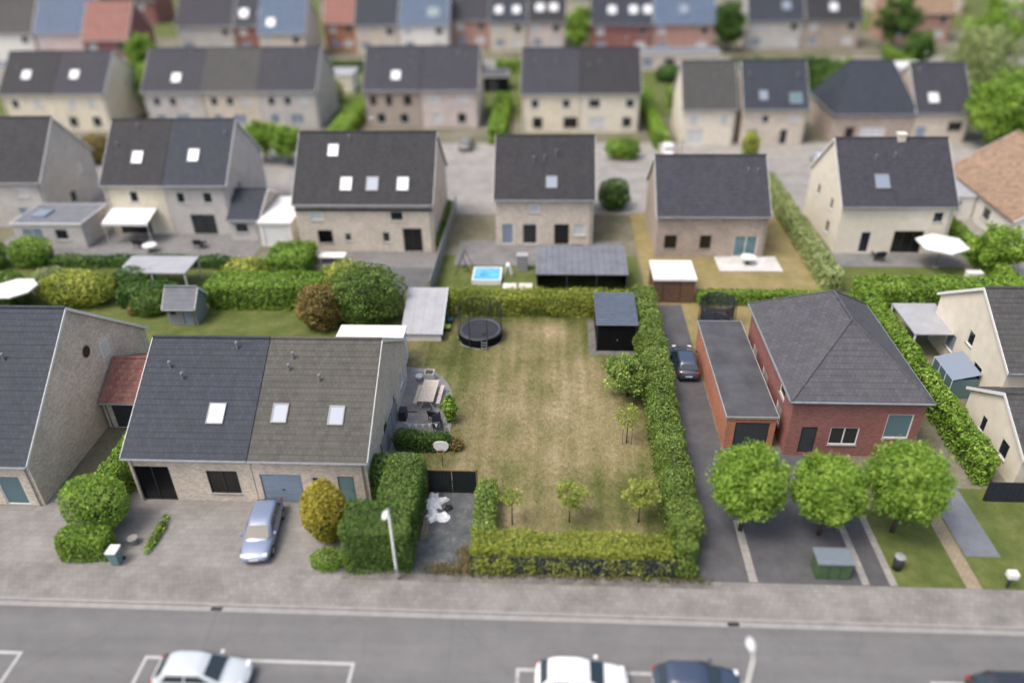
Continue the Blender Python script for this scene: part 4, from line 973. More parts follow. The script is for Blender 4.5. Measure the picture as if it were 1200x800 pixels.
# ------------------------------------------------------------------ front row: right
flat_box('garage', 'long orange-brick flat-roofed garage beside the dark side lane', 11.35, 14.5, 40.0, 52.0, 2.55, 'wall_orange', 'roof_flat_dark', f=[(.3 - 1.3, 0, 2.2, 2.1, 'dark_door')], edge='concrete', edge_h=.14)
house('red brick house with grey hipped roof behind the round trees', 19.15, 39.4, 8.1, 11.9, 4.5, 7.9, 'wall_red', 'roof_hip',
      f=[(1.9, 1.5, 1.6, 1.9, 'teal'), (-3.2, .2, 1.0, 2.1, 'dark_door'), (-1.4, .9, 1.8, 1.4, 'dark')], l=[(-4.2, .9, 1.3, 1.4, 'blind'), (-.4, 1.0, 1.6, 1.3, 'blind'), (3, 1.0, 1.2, 1.3, 'blind'), (-4.2, 3.0, 1.2, .95, 'dark')], hip=True)
for x, lb in ((11.0, 'bright green ball-crowned street tree standing closest to the evergreen hedge'), (15.4, 'bright green ball-crowned street tree between its two look-alikes'), (19.65, 'bright green ball-crowned street tree on the small front lawn')):
    kx = {11.0: 1.0, 15.4: .95, 19.65: 1.04}[x]
    tree('ball_tree', lb, x, 32.6 + (kx - 1) * 4, 5.7 * kx, 1.95 * kx, 'leaf_bright', 1.7, .17, 150, 170, rz=1.95 * kx, tr=.11, csize=.5 + (kx - .95) * 2, group='ball-crowned trees', hollow=.55)
hedge('side_hedge', 'long green hedge between the red brick house and the cream house', [(26.0, 27.2, 36.8, 61.0, 2.1)], 'leaf_bright', .24, 80, .18, .4, tb=-.08)
hedge('garden_hedge', 'thick dark green hedge behind the pale pergola of the cream house', [(27.4, 40.5, 58.2, 61.0, 2.3)], 'leaf_bright', .26, 75, .15, .4, tb=-.05)
uc = empty('garden_chest', 'green box with blue-grey lid standing on the dark forecourt', 'box', (15.2, 29.6, .008))
MB().box(-.9, .9, -.5, .5, 0, 1.15).build('body', 'cabinet_green', uc, bevel=.03); MB().box(-.98, .98, -.6, .6, 1.15, 1.3).build('lid', 'lid_bluegrey', uc, bevel=.03)
for s in (-.3, .3): MB().box(s - .01, s + .01, -.515, -.502, .1, 1.1).build('seam', 'dark_metal', uc)
bn_ = empty('litter_bin', 'slim dark bin on the front lawn edge', 'bin', (18.9, 30.0, .01)); MB().lathe([(.001, 0), (.24, 0), (.28, .9), (.001, .95)], 14).build('body', 'dark_metal', bn_, smooth=True); MB().lathe([(.001, 1.02), (.2, 1.0), (.3, .93)], 14).build('lid', 'grey_plastic', bn_)
mb_ = empty('mailbox', 'white mailbox on a dark post by the lawn at the pavement', 'mailbox', (24.2, 28.9, .008)); MB().box(-.05, .05, -.05, .05, 0, .8).build('post', 'dark_metal', mb_); MB().box(-.25, .25, -.2, .2, .8, 1.15).build('box', 'white_paint', mb_, bevel=.03)
# cream house at the right edge
house('cream rendered house with dark roof beyond the long green hedge', 36.4, 43.6, 12.5, 10.5, 4.2, 7.4, 'render_cream', 'roof_grey', l=[(-2.6, 1.0, 1.2, 1.3, 'dark'), (1.5, 1.0, 1.4, 1.4, 'sky'), (-.6, 2.8, .9, 1.1, 'dark')], f=[(-4.5, 2.8, 1.0, 1.1, 'dark')])
house('low cream front wing with grey roof joined to the cream rendered house', 33.4, 36.6, 10.5, 6.9, 2.7, 4.7, 'render_cream', 'roof_grey', l=[(-2.0, .9, 1.0, 1.2, 'dark'), (.8, .8, .7, 1.2, 'dark')], f=[(-4.0, .9, 1.6, 1.3, 'dark'), (-.5, .9, 1.6, 1.3, 'dark')], ends=(1, 1), name='house_wing')
pg = empty('pergola', 'pale flat pergola roof between the long hedge and cream house', 'pergola', (29.2, 53.2, 0))
MB().box(-1.9, 1.5, -2.4, 2.4, 2.3, 2.4).build('roof', 'roof_flat_pale', pg)
for x in (-1.8, 1.4):
    for y in (-2.3, 2.3): MB().box(x - .06, x + .06, y - .06, y + .06, 0, 2.3).build('post', 'white_paint', pg)
gh = empty('greenhouse', 'small glass lean-to against the cream house wall', 'greenhouse', (29.1, 47.4, 0))
MB().box(-.9, .9, -1.5, 1.5, 0, 1.6).build('body', 'pane_teal', gh); MB().add([(-.95, -1.55, 1.6), (.95, -1.55, 2.1), (.95, 1.55, 2.1), (-.95, 1.55, 1.6)], [(0, 1, 2, 3)]).build('roof', 'pane_sky', gh)
for y in (-1.5, -.5, .5, 1.5): MB().box(-.93, -.9, y - .03, y + .03, 0, 1.62).build('bar', 'white_paint', gh)
nf = empty('garden_fence', 'dark navy board fence in front of the cream house', 'fence', (27.6, 35.4, 0))
for k in range(11): MB().box(-1.6 + k * .3, -1.6 + k * .3 + .285, -.02, .02, .05, 1.55).build('board', 'fence_navy', nf)
MB().box(-1.62, 1.68, .021, .06, .4, .5).build('rail', 'fence_navy', nf); MB().box(-1.62, 1.68, .021, .06, 1.2, 1.3).build('rail', 'fence_navy', nf)
for x in (-1.6, 1.6): MB().box(x - .04, x + .04, .061, .14, 0, 1.6).build('post', 'dark_metal', nf)

# ------------------------------------------------------------------ second row (backs of the houses face the plot)
house('grey brick house at the left edge with blank side gable', -59.0, 75.5, 9.0, 10.5, 5.5, 10.6, 'wall_grey', 'roof_dark', f=[(-3, .9, 1.4, 1.3, 'dark'), (1, .1, 2.2, 2.2, 'sky'), (1.5, 3.4, 1.2, 1.2, 'blind')], r=[(-1.0, 1.0, 1.2, 1.4, 'dark'), (1.8, 3.4, .9, 1.2, 'blind')])
house('cream brick half of the semi-detached pair with white awning', -43.5, 73.8, 6.4, 11, 5.8, 10.7, 'wall_cream', 'roof_dark', f=[(-.6, 3.6, .9, 1.2, 'dark'), (-2.6, .05, 3.4, 2.2, 'patio')], sky=[(.2, .42, 'b', 1.2, 1.5)], ends=(1, 0))
house('grey brick half of the semi-detached pair beside the cream half', -36.95, 73.8, 6.6, 11, 5.8, 10.7, 'wall_grey', 'roof_slate', f=[(-2.2, 3.5, .9, 1.2, 'dark'), (.6, 3.5, 1.0, 1.2, 'dark'), (-1.2, .05, 2.6, 2.2, 'patio')], r=[(-2.5, 3.4, .9, 1.2, 'dark')], sky=[(-.4, .45, 'b', 1.2, 1.5)], ends=(0, 1))
house('beige brick house with dark roof and four skylights', -18.6, 69.8, 13.6, 11, 5.4, 10.5, 'wall_beige', 'roof_dark', f=[(-4.9, .9, 1.5, 1.4, 'black'), (-2.2, 1.1, .7, .9, 'dark'), (1.6, 1.0, .8, 1.1, 'dark'), (3.7, .02, 1.9, 2.5, 'black'), (-5.4, 3.3, 1.3, 1.0, 'blind'), (2.6, 3.3, 1.3, 1.0, 'dark')],
      sky=[(-3.3, .74, 'b', 1.1, 1.4), (-1.7, .28, 'b', 1.2, 1.5), (.9, .28, 's', 1.2, 1.5), (3.9, .28, 'b', 1.2, 1.5)], band=4.35, r=[(0, 3.2, .9, 1.1, 'dark')])
house('beige detached house with a single skylight behind the pool garden', -.9, 71.6, 9.7, 10, 5.2, 9.7, 'wall_beige', 'roof_dark', f=[(-4.3, .05, 1.2, 2.2, 'sky'), (-2.2, .05, 1.5, 2.2, 'dark'), (1.0, .05, 1.5, 2.2, 'black'), (2.9, 1.0, 1.2, 1.2, 'blind'), (-1.5, 3.4, 1.0, 1.0, 'blind')], sky=[(.7, .27, 's', 1.1, 1.3)])
house('low brown brick house with plain dark roof beside the white terrace', 15.15, 68.9, 10.4, 9.6, 4.6, 8.6, 'wall_brown', 'roof_violet', f=[(-4.4, .9, 1.2, 1.4, 'black'), (-1.0, .9, 1.1, 1.4, 'black'), (2.3, .05, 2.2, 2.2, 'teal')])
house('cream house with tall bright side gable and roof vent', 32.6, 70.0, 10.4, 10.5, 5.2, 9.8, 'render_cream', 'roof_violet', f=[(-2.9, .05, 1.0, 2.2, 'dark'), (.2, .05, 2.8, 2.3, 'black'), (3.4, 3.2, 1.0, 1.1, 'dark')], l=[(-2.8, .9, 1.0, 1.3, 'dark'), (1.6, 3.2, .9, 1.2, 'dark'), (-2.6, 3.3, .8, 1.2, 'dark')], sky=[(-1.4, .36, 's', 1.3, 1.5)], chim=[(.9, .0, .35)])
house('house with tan tiled roof at the right edge', 50.6, 0, 15, 12.4, 3.2, 7.2, 'render_white', 'roof_tan', rz=R(90), yc=78.5, b=[(-3, .9, 1.5, 1.3, 'dark'), (2, .9, 1.5, 1.3, 'dark')], r=[(-2, .9, 1.4, 1.3, 'dark')], l=[(-2, .9, 1.4, 1.3, 'dark')], f=[])
flat_box('side_wing', 'low flat-roofed wing beside the tan-roofed house', 40.9, 44.2, 78.5, 86.5, 2.6, 'render_white', 'roof_flat_pale', f=[(-1, .9, 1.4, 1.2, 'dark')], cat='house wing')
# outbuildings of the second row
flat_box('rear_extension', 'flat-roofed grey extension of the grey house at the left edge', -55.2, -48.0, 70.2, 75.3, 2.7, 'wall_grey', 'roof_flat_grey', f=[(-2.8, .05, 2.2, 2.1, 'sky'), (.6, .9, 1.4, 1.2, 'dark')], cat='extension')
for (x, y, m_, lb) in ((-53.2, 72.5, 'pane_sky', 'square skylight dome on the grey flat extension roof'),):
    o = MB().box(x - .8, x + .8, y - .9, y + .9, 2.781, 3.0).build('roof_dome', m_, bevel=.05); tag(o, lb, 'skylight')
ex2 = house('lean side annexe with dark sloped roof right of the grey brick half', -31.9, 72.2, 3.3, 7.0, 2.6, 4.4, 'wall_grey', 'roof_slate', f=[(-1.0, .9, 1.4, 1.1, 'dark')], ends=(0, 1), name='annexe', cat='annexe')
flat_box('garage', 'white-roofed garage beside the beige house with four skylights', -29.9, -26.6, 71.0, 78.0, 2.5, 'render_white', 'roof_flat_white', f=[(-1.2, .0, 2.4, 2.1, 'white_door')])
aw = empty('awning', 'white extended awning over the patio of the cream brick half', 'awning', (-43.9, 73.7, 0))
MB().add([(-2.4, -2.6, 2.35), (2.4, -2.6, 2.35), (2.4, 0, 2.95), (-2.4, 0, 2.95), (-2.4, -2.6, 2.40), (2.4, -2.6, 2.40), (2.4, 0, 3.0), (-2.4, 0, 3.0)], [(0, 3, 2, 1), (4, 5, 6, 7), (0, 1, 5, 4), (1, 2, 6, 5), (3, 0, 4, 7)]).build('canvas', 'white_paint', aw)
MB().box(-2.4, 2.4, -2.62, -2.601, 2.1, 2.38).build('valance', 'white_paint', aw)
for x in (-2.3, 2.3): MB().tube([(x, -2.5, 0), (x, -2.5, 2.34)], .04, 6).build('post', 'off_white', aw)
def parasol(label, x, y, r, h, m='white_paint', n=8, z0=.0):
    p = empty('parasol', label, 'parasol', (x, y, z0)); MB().tube([(0, 0, 0), (0, 0, h)], .03, 6).build('pole', 'dark_metal', p)
    cv = MB(); ring = [(r * math.cos(2 * math.pi * (k + .5) / n), r * math.sin(2 * math.pi * (k + .5) / n), h - .55) for k in range(n)]
    cv.add([(0, 0, h)] + ring + [(a, b_, c - .14) for a, b_, c in ring], [(0, 1 + k, 1 + (k + 1) % n) for k in range(n)] + [(1 + k, 1 + n + k, 1 + n + (k + 1) % n, 1 + (k + 1) % n) for k in range(n)]); cv.build('canopy', m, p)
    MB().lathe([(.001, .1), (.3, .08), (.32, 0)], 12).build('base', 'concrete', p)
    return p
parasol('big white parasol on the terrace of the cream gabled house', 36.0, 67.0, 2.3, 3.0, n=6)
parasol('white parasol in the garden behind the corner house', -46.8, 56.9, 1.9, 3.0)
def shelter(name, label, cat, x0, x1, y0, y1, h, roofm, postm, closed=None, rise=.25, ribs=0):
    s = empty(name, label, cat, ((x0 + x1) / 2, (y0 + y1) / 2, 0)); W_, D_ = x1 - x0, y1 - y0
    pts = [(-W_ / 2, -D_ / 2, h), (W_ / 2, -D_ / 2, h), (W_ / 2, D_ / 2, h + rise), (-W_ / 2, D_ / 2, h + rise)]
    MB().add(pts + [(a, b_, c + .1) for a, b_, c in pts], [(0, 3, 2, 1), (4, 5, 6, 7), (0, 1, 5, 4), (1, 2, 6, 5), (2, 3, 7, 6), (3, 0, 4, 7)]).build('roof', roofm, s)
    for k in range(ribs):
        x = -W_ / 2 + (k + .5) * W_ / ribs
        MB().add([(x - .03, -D_ / 2 - .01, h + .105), (x + .03, -D_ / 2 - .01, h + .105), (x + .03, D_ / 2, h + rise + .105), (x - .03, D_ / 2, h + rise + .105), (x, -D_ / 2 - .01, h + .14), (x, D_ / 2, h + rise + .14)], [(0, 4, 5, 3), (1, 2, 5, 4), (0, 1, 4)]).build('rib', roofm, s)
    for x in np.linspace(-W_ / 2 + .15, W_ / 2 - .15, max(2, int(W_ / 2.6) + 1)):
        for y in (-D_ / 2 + .15, D_ / 2 - .15): MB().box(x - .06, x + .06, y - .06, y + .06, 0, h - .002 if y < 0 else h + rise * .93).build('post', postm, s)
    if closed:
        MB().box(-W_ / 2 + .22, W_ / 2 - .22, D_ / 2 - .12, D_ / 2 - .08, 0, h).build('back_wall', closed, s)
        for sx in (-1, 1): MB().box(sx * (W_ / 2 - .1) - .02, sx * (W_ / 2 - .1) + .02, -D_ / 2 + .25, D_ / 2 - .25, 0, h).build('side_wall', closed, s)
    return s
shelter('open_shelter', 'wide grey ribbed-roof shelter with dark open front behind the back hedge', 'shelter', -1.5, 6.6, 60.1, 65.3, 2.4, 'roof_flat_grey', 'dark_metal', 'black_wood', .3, 14)
shelter('open_shelter', 'lilac-grey flat shelter roof among the left garden shrubs', 'shelter', -39.6, -33.2, 60.6, 63.9, 2.0, 'roof_flat_pale', 'off_white', None, .1)
flat_box('garden_shed', 'small white-roofed shed with brown front behind the evergreen hedge', 8.8, 12.3, 59.6, 63.1, 2.3, 'brown_wood', 'roof_flat_white', cat='shed', f=[(-1.0, .02, 1.6, 1.95, 'door')])
ph = house('small grey wooden playhouse standing in the left garden', -31.4, 55.0, 2.5, 2.3, 2.0, 3.1, 'grey_plastic', 'roof_flat_grey', f=[(-.95, 1.0, .5, .6, 'black'), (.1, .05, .75, 1.6, 'blue_door')], name='playhouse', cat='playhouse', rz=0.0)
# pool garden
po = empty('swimming_pool', 'rectangular above-ground pool of blue water with white rim', 'pool', (-6.1, 64.1, .004))
for q in ((-1.2, 1.2, -1.35, -1.2), (-1.2, 1.2, 1.2, 1.35), (-1.35, -1.2, -1.35, 1.35), (1.2, 1.35, -1.35, 1.35)): MB().box(*q, 0, .5).build('rim', 'white_paint', po)
MB().box(-1.2, 1.2, -1.2, 1.2, .05, .42).build('water', 'water_blue', po)
st = empty('pool_ladder', 'white A-frame pool steps beside the blue pool', 'ladder', (-4.2, 64.6, .004))
for sx in (-.3, .3):
    for e in (-.4, .4): MB().tube([(e, sx, 0), (e * .25, sx, 1.15)], .035, 6).build('rail', 'white_paint', st)
for z in (.3, .6, .9): MB().box(.4 * (1 - z * .65) - .1, .4 * (1 - z * .65) + .1, -.3, .3, z, z + .04).build('step', 'white_paint', st)
MB().box(-.15, .15, -.35, .35, 1.15, 1.2).build('platform', 'white_paint', st)
gb = empty('storage_box', 'upright grey storage cabinet on the pool lawn', 'box', (-2.9, 66.0, .004)); MB().box(-.5, .5, -.4, .4, 0, 1.5).build('body', 'grey_plastic', gb, bevel=.02); MB().box(-.54, .54, -.44, .44, 1.5, 1.58).build('lid', 'roof_flat_pale', gb)
for k in range(2):
    sl = empty('sun_lounger', 'white slatted sun lounger by the pool next to the back hedge', 'sun lounger', (-3.9 + k * 1.45, 61.9, .004), group='pool loungers')
    for q in range(6): MB().box(-.62, .62, -.55 + q * .19, -.55 + q * .19 + .165, .32, .36).build('slat', 'off_white', sl)
    for sx in (-.55, .55):
        for sy in (-.45, .5): MB().box(sx - .03, sx + .03, sy - .03, sy + .03, 0, .319).build('leg', 'off_white', sl)
sw = empty('swing_frame', 'black A-frame garden swing beside the blue pool', 'swing', (-8.4, 65.5, .004))
for y in (-.9, .9):
    for e in (-.8, .8): MB().tube([(e, y, 0), (0, y * .9, 1.9)], .035, 6).build('leg', 'dark_metal', sw)
MB().tube([(0, -.81, 1.9), (0, .81, 1.9)], .04, 6).build('crossbar', 'dark_metal', sw); MB().box(-.18, .18, -.3, .3, .5, .54).build('seat', 'rubber', sw)
for y in (-.28, .28): MB().tube([(0, y, .54), (0, y, 1.88)], .01, 4).build('rope', 'old_wood', sw)
def board_fence(label, x, y0, y1, h, mat, n, sy=None):
    f_ = empty('garden_fence', label, 'fence', (x, (y0 + y1) / 2, 0)); Lh = (y1 - y0) / n
    for k in range(n):
        a = -(y1 - y0) / 2 + k * Lh
        MB().box(-.03, .03, a + .05, a + Lh - .05, .05, h).build('panel', mat, f_); MB().box(-.06, .06, a - .05, a + .05, 0, h + .08).build('post', 'concrete', f_)
    MB().box(-.06, .06, (y1 - y0) / 2 - .05, (y1 - y0) / 2 + .05, 0, h + .08).build('post', 'concrete', f_)
board_fence('grey concrete-post fence between the pool garden and the terrace', -10.9, 60.2, 80.5, 1.7, 'grey_plastic', 11)
wt = empty('garden_table', 'white table on the terrace of the house with four skylights', 'table', (-21.6, 67.4, .01)); MB().box(-1.3, 1.3, -.6, .6, .7, .75).build('top', 'white_paint', wt)
for x in (-1.1, 1.1):
    for y in (-.45, .45): MB().box(x - .04, x + .04, y - .04, y + .04, 0, .7).build('leg', 'off_white', wt)
for x, y, lb in ((-41.0, 69.5, 'white round garden table on the left grey terrace'), (18.6, 67.4, 'white round table on the white terrace')):
    rt = empty('garden_table', lb, 'table', (x, y, .06 if x > 0 else .008)); MB().lathe([(.001, .74), (.7, .74), (.7, .7), (.001, .7)], 18).build('top', 'white_paint', rt); MB().tube([(0, 0, 0), (0, 0, .7)], .05, 8).build('leg', 'dark_metal', rt)
    MB().lathe([(.3, .0), (.28, .03), (.001, .04)], 12).build('base', 'dark_metal', rt)
for k, (x, y, lb) in enumerate(((-42.6, 70.6, 'dark lounge armchair under the white awning'), (-36.2, 70.6, 'dark lounge armchair on the terrace of the grey half'), (2.4, 69.8, 'dark lounge armchair outside the beige detached house'), (31.2, 68.6, 'dark lounge armchair before the cream gabled house'))):
    c = chair(lb, x, y, R(180)); c.scale = (1.5, 1.5, 1.1)
# shrubs and hedges of the second-row gardens
hedge('garden_hedge', 'long green hedge behind the grey playhouse lawn', [(-30.4, -20.0, 57.6, 60.6, 2.5)], 'leaf_bright', .22, 95, .14, .4)
hedge('garden_hedge', 'clipped green hedge block beside the white-roofed garage', [(-27.2, -23.2, 63.6, 68.2, 2.0)], 'leaf_bright', .25, 70, .14, .4, tb=.02)
hedge('garden_hedge', 'dark hedge left of the playhouse in the left garden', [(-38.5, -33.4, 57.6, 59.8, 1.9)], 'leaf_deep', .24, 80, .2, .5)
bush('shrub', 'wide pale yellow shrub in the left garden', -42.4, 58.7, 3.2, 1.7, 3.0, 'leaf_yellow', .22, 100, 0, 2.4, lump=.1)
bush('shrub', 'pale yellow-green shrub beside the white garden parasol', -45.6, 60.3, 1.8, 1.3, 2.6, 'leaf_pale', .22, 80)
bush('shrub', 'big dark green rounded shrub behind the white extension', -15.6, 56.2, 2.9, 2.1, 4.9, 'leaf_beech', .22, 110, 0, 2.3, lump=.22)
bush('shrub', 'rust-tinged rounded shrub at the end of the left garden lawn', -19.4, 54.9, 1.7, 1.5, 3.9, 'leaf_brown', .22, 120, 0, 2.2, lump=.22)
bush('shrub', 'green shrub at the left edge beside the grey house extension', -51.5, 66.5, 1.9, 1.6, 2.7, 'leaf_bright', .26, 70); bush('shrub', 'second green shrub beyond the grey extension terrace', -55.8, 65.5, 2.2, 1.8, 3.2, 'leaf_bright', .26, 70)
bush('shrub', 'dense dark shrub between the yellow shrub and the playhouse hedge', -38.3, 60.6, 1.9, 1.5, 2.4, 'leaf_deep', .24, 90, lump=.2)
bush('shrub', 'broad green shrub filling the corner behind the corner house', -49.5, 58.5, 2.6, 2.0, 2.8, 'leaf_beech', .24, 80, lump=.2)
bush('shrub', 'green shrub spilling over the lawn left of the playhouse', -35.2, 57.0, 1.5, 1.1, 1.7, 'leaf_beech', .22, 100, lump=.2)
bush('shrub', 'loose olive shrub between the long hedge and the clipped hedge block', -28.6, 63.2, 2.1, 1.5, 2.2, 'leaf_yellow', .24, 80, lump=.22)
bush('shrub', 'tall olive shrub behind the rust-tinged shrub', -18.2, 59.4, 1.8, 1.5, 3.8, 'leaf_yellow', .24, 80, lump=.22)
hedge('garden_hedge', 'low hedge edging the terrace below the white awning', [(-50.5, -31.5, 65.6, 66.8, 1.0)], 'leaf_deep', .26, 70, .2, .35)
bush('shrub', 'small red flowering shrub before the dark left hedge', -36.6, 56.6, .45, .45, .9, 'leaf_brown', .15, 120)
hedge('garden_hedge', 'low hedge edging the dry garden behind the navy trampoline', [(12.6, 24.2, 59.2, 60.2, 1.2)], 'leaf_bright', .22, 100, .12, .3)
hedge('garden_hedge', 'long pale green hedge between the dry garden and the cream gabled house', [(24.1, 25.6, 61.5, 88, 2.0)], 'leaf_pale', .26, 70, .14, .35, tb=.05)
hedge('garden_hedge', 'green strip hedge beside the grey concrete-post fence', [(-12.3, -11.3, 70, 81, 1.3)], 'leaf_bright', .24, 70, .14, .35)
hedge('garden_hedge', 'hedge along the right side of the cream gabled house', [(39.6, 40.8, 62, 84, 1.8)], 'leaf_bright', .28, 60, .16, .4)
tree('garden_tree', 'leafy green tree beside the big white parasol', 40.8, 66.0, 4.6, 2.4, 'leaf_bright', 1.0, .3, 60, 90, tr=.12, csize=.7)
bush('shrub', 'dark shrub between the beige detached house and the brown house', 6.7, 81.5, 1.7, 1.7, 3.2, 'leaf_deep', .28, 60)
tag(MB().box(37.5, 38.9, 64.0, 64.7, .004, .9).build('barbecue', 'off_white', bevel=.05), 'pale garden barbecue next to the leafy tree', 'barbecue')

# ------------------------------------------------------------------ third row
W1 = lambda u, k='dark', ww=1.1: (u, 3.5, ww, 1.2, k)
W0 = lambda u, k='dark', ww=1.4: (u, .7, ww, 1.5, k)
house('cream terraced house with one skylight at the far left', -77.5, 111, 7.8, 11, 5.8, 10.4, 'wall_cream', 'roof_dark', f=[W1(-2.6), W1(.8, 'blind'), W0(-2.6), W0(1, 'blind')], sky=[(-.4, .45, 'b', 1.4, 1.6)], ends=(1, 0))
house('cream end house with one skylight and wide grey side gable', -69.6, 111, 7.8, 11, 5.8, 10.4, 'wall_cream', 'roof_violet', f=[W1(-1.8, 'blind'), W1(1.2, 'blind'), W0(-2.6), W0(1)], sky=[(-1.0, .45, 'b', 1.4, 1.6)], ends=(0, 1))
for cx, wm, rm, lb, e, sk in ((-56.1, 'wall_grey', 'roof_violet', 'grey terraced house with a single bright skylight', (1, 0), [(.6, .32, 'b', 1.4, 1.6)]), (-47.5, 'wall_beige', 'roof_grey', 'middle terraced house with pale grey tiles and blue-grey bay', (0, 0), []), (-38.9, 'wall_grey', 'roof_violet', 'end terraced house with plain dark roof beside the bright tree', (0, 1), [])):
    house(lb, cx, 112, 8.55, 11, 5.8, 10.5, wm, rm, f=[W1(-3), W1(-.6), W1(1.8, 'blind'), W0(-3, 'sky'), W0(0, 'sky', 2.0)], sky=sk, ends=e)
house('brown brick house half with skylight next to the pink half', -23.5, 112.2, 8.2, 10.5, 5.8, 10.5, 'wall_brown', 'roof_violet', f=[(-3.3, 3.4, .9, 1.4, 'black'), (-1.0, 3.4, .9, 1.4, 'black'), (1.6, 3.4, 1.2, 1.4, 'black'), W0(-2.6), W0(.8)], sky=[(.5, .34, 'b', 1.4, 1.6)], ends=(1, 0))
house('pink brick house half with white blinds and plain roof', -15.2, 112.2, 8.2, 10.5, 5.8, 10.5, 'wall_pink', 'roof_violet', f=[W1(-3, 'blind', 1.6), W1(1.2, 'blind', 1.6), W0(-2.6, 'blind'), W0(1)], ends=(0, 1))
house('pale beige house half with small dark windows under a dark roof', -.5, 109.8, 8.2, 11, 5.8, 10.5, 'wall_cream', 'roof_violet', f=[W1(-2.8), W1(1.6), W0(-2.6, 'black'), W0(1.8, 'black', 2.0)], ends=(1, 0))
house('pale beige house half with white bay and dark roof', 7.8, 109.8, 8.2, 11, 5.8, 10.5, 'render_cream', 'roof_dark', f=[W1(-3, 'dark', 1.6), W1(2.2, 'dark', 1.2), W0(-2.8, 'blind', 2.2), W0(1.8)], ends=(0, 1))
house('narrow cream house with weathered grey roof beyond the second street', 20.6, 103.9, 7.0, 9.6, 5.2, 10.0, 'render_cream', 'roof_grey', f=[(-2.4, 3.0, 1.0, 1.1, 'blind'), (1.6, 3.0, 1.0, 1.1, 'blind'), (-2.6, .1, 2.2, 2.0, 'blind')], l=[(-1.5, 3.0, .9, 1.1, 'dark')], fascia='white_paint')
house('beige house with dark roof and low dormer window beyond the second street', 29.2, 103.9, 8.3, 9.6, 5.2, 10.0, 'wall_beige', 'roof_slate', f=[(-3.0, .05, 1.0, 2.1, 'blue_door'), (1.0, .05, 1.1, 2.1, 'dark'), (-1.6, 3.0, .9, 1.0, 'dark'), (2.2, 3.0, .9, 1.0, 'blind')], sky=[(-1.6, .28, 's', 1.1, 1.4), (2.6, .22, 'd', 1.6, 1.6)])
house('dark brick bungalow with half-hipped slate roof', 42.6, 104.8, 10.4, 11, 3.9, 9.6, 'wall_brown', 'roof_slate', f=[(-3.5, .6, 1.2, 1.5, 'black'), (-1.5, .8, 3.2, 1.3, 'blind')], hip='half')
house('beige garage wing with skylight beside the slate bungalow', 51.4, 104.8, 7.0, 11, 4.3, 9.2, 'wall_beige', 'roof_violet', f=[(1.0, 1.6, 1.8, 1.2, 'black'), (-3.0, .02, 1.2, 2.1, 'blue_door')], sky=[(-1.2, .3, 'b', 1.4, 1.6)], name='house_wing')
tree('street_tree', 'bright green round tree on the second street beside the annexe', -38.2, 97.5, 5.2, 2.4, 'leaf_bright', 1.4, .32, 60, 110, tr=.14, csize=.7)
tree('street_tree', 'second bright green tree next to its twin on the second street', -34.6, 96.5, 4.8, 2.3, 'leaf_bright', 1.3, .32, 60, 110, tr=.14, csize=.7)
bush('shrub', 'brown autumnal bush on the second street before the wide grey gable', -60.6, 97.0, 2.2, 1.9, 3.6, 'leaf_brown', .3, 60, 0, 2.2)
bush('shrub', 'round green bush before the pale beige house half', 8.9, 98.6, 2.2, 1.6, 2.6, 'leaf_bright', .3, 60, 0, 2.4)
bush('shrub', 'slim yellow-green shrub in front of the dark-roofed beige house', 25.0, 97.5, 1.0, 1.2, 3.8, 'leaf_yellow', .28, 60)
hedge('garden_hedge', 'bright hedge rising beside the brown brick half', [(-31.4, -28.9, 104.5, 121, 2.2)], 'leaf_bright', .34, 40, .2, .5, tb=.1)
hedge('garden_hedge', 'tall bright hedge between the pink half and the pale beige half', [(-9.0, -6.8, 104, 124, 2.4)], 'leaf_bright', .34, 40, .2, .5, tb=.1)
hedge('garden_hedge', 'tall green hedge between the pale beige half and the narrow cream house', [(13.4, 15.2, 102, 126, 2.4)], 'leaf_bright', .34, 40, .2, .5)
tree('garden_tree', 'dense green tree between the two rows at the wide grey gable', -63.0, 121, 8, 3.2, 'leaf_bright', 1.5, .4, 60, 90, tr=.2, csize=1.0)
tree('garden_tree', 'large rounded green tree behind the tan-roofed house', 58.8, 103.5, 9.2, 5.0, 'leaf_bright', 1.2, .42, 130, 110, tr=.3, csize=1.2)
tree('garden_tree', 'pale drooping tree at the far right gardens', 66.5, 128, 11, 5.5, 'leaf_pale', 3, .42, 100, 90, tr=.3, csize=1.2, droop=3.0)
tree('garden_tree', 'dark leafy tree behind the slate bungalow', 42.0, 124, 6.5, 3.4, 'leaf_deep', 1.5, .4, 60, 90, tr=.2, csize=1.0)
tree('garden_tree', 'second leafy tree behind the slate bungalow beside the white shed', 46.5, 127, 6.0, 3.0, 'leaf_bright', 1.5, .4, 60, 90, tr=.2, csize=1.0)
flat_box('garden_shed', 'long white-roofed shed in the far right gardens', 50.5, 62.5, 137, 141.5, 2.6, 'render_white', 'roof_flat_white', f=[(-4, .1, 2, 2, 'white_door')], cat='shed')
flat_box('garden_shed', 'dark flat-roofed shed beside the tall bright hedge', -12.5, -8.0, 133, 138, 2.6, 'black_wood', 'roof_flat_dark', f=[(-1, .1, 1.6, 2, 'dark_door')], cat='shed', edge='off_white')
flat_box('garden_shed', 'pale cream garden store behind the brown brick half', -40.5, -34.5, 133, 138, 3.0, 'render_cream', 'roof_flat_pale', f=[(-1, .1, 1.6, 2, 'white_door')], cat='shed')
hedge('garden_hedge', 'hedge along the far right garden path', [(62.5, 64.0, 130, 158, 2.2)], 'leaf_bright', .4, 30, .2, .5)

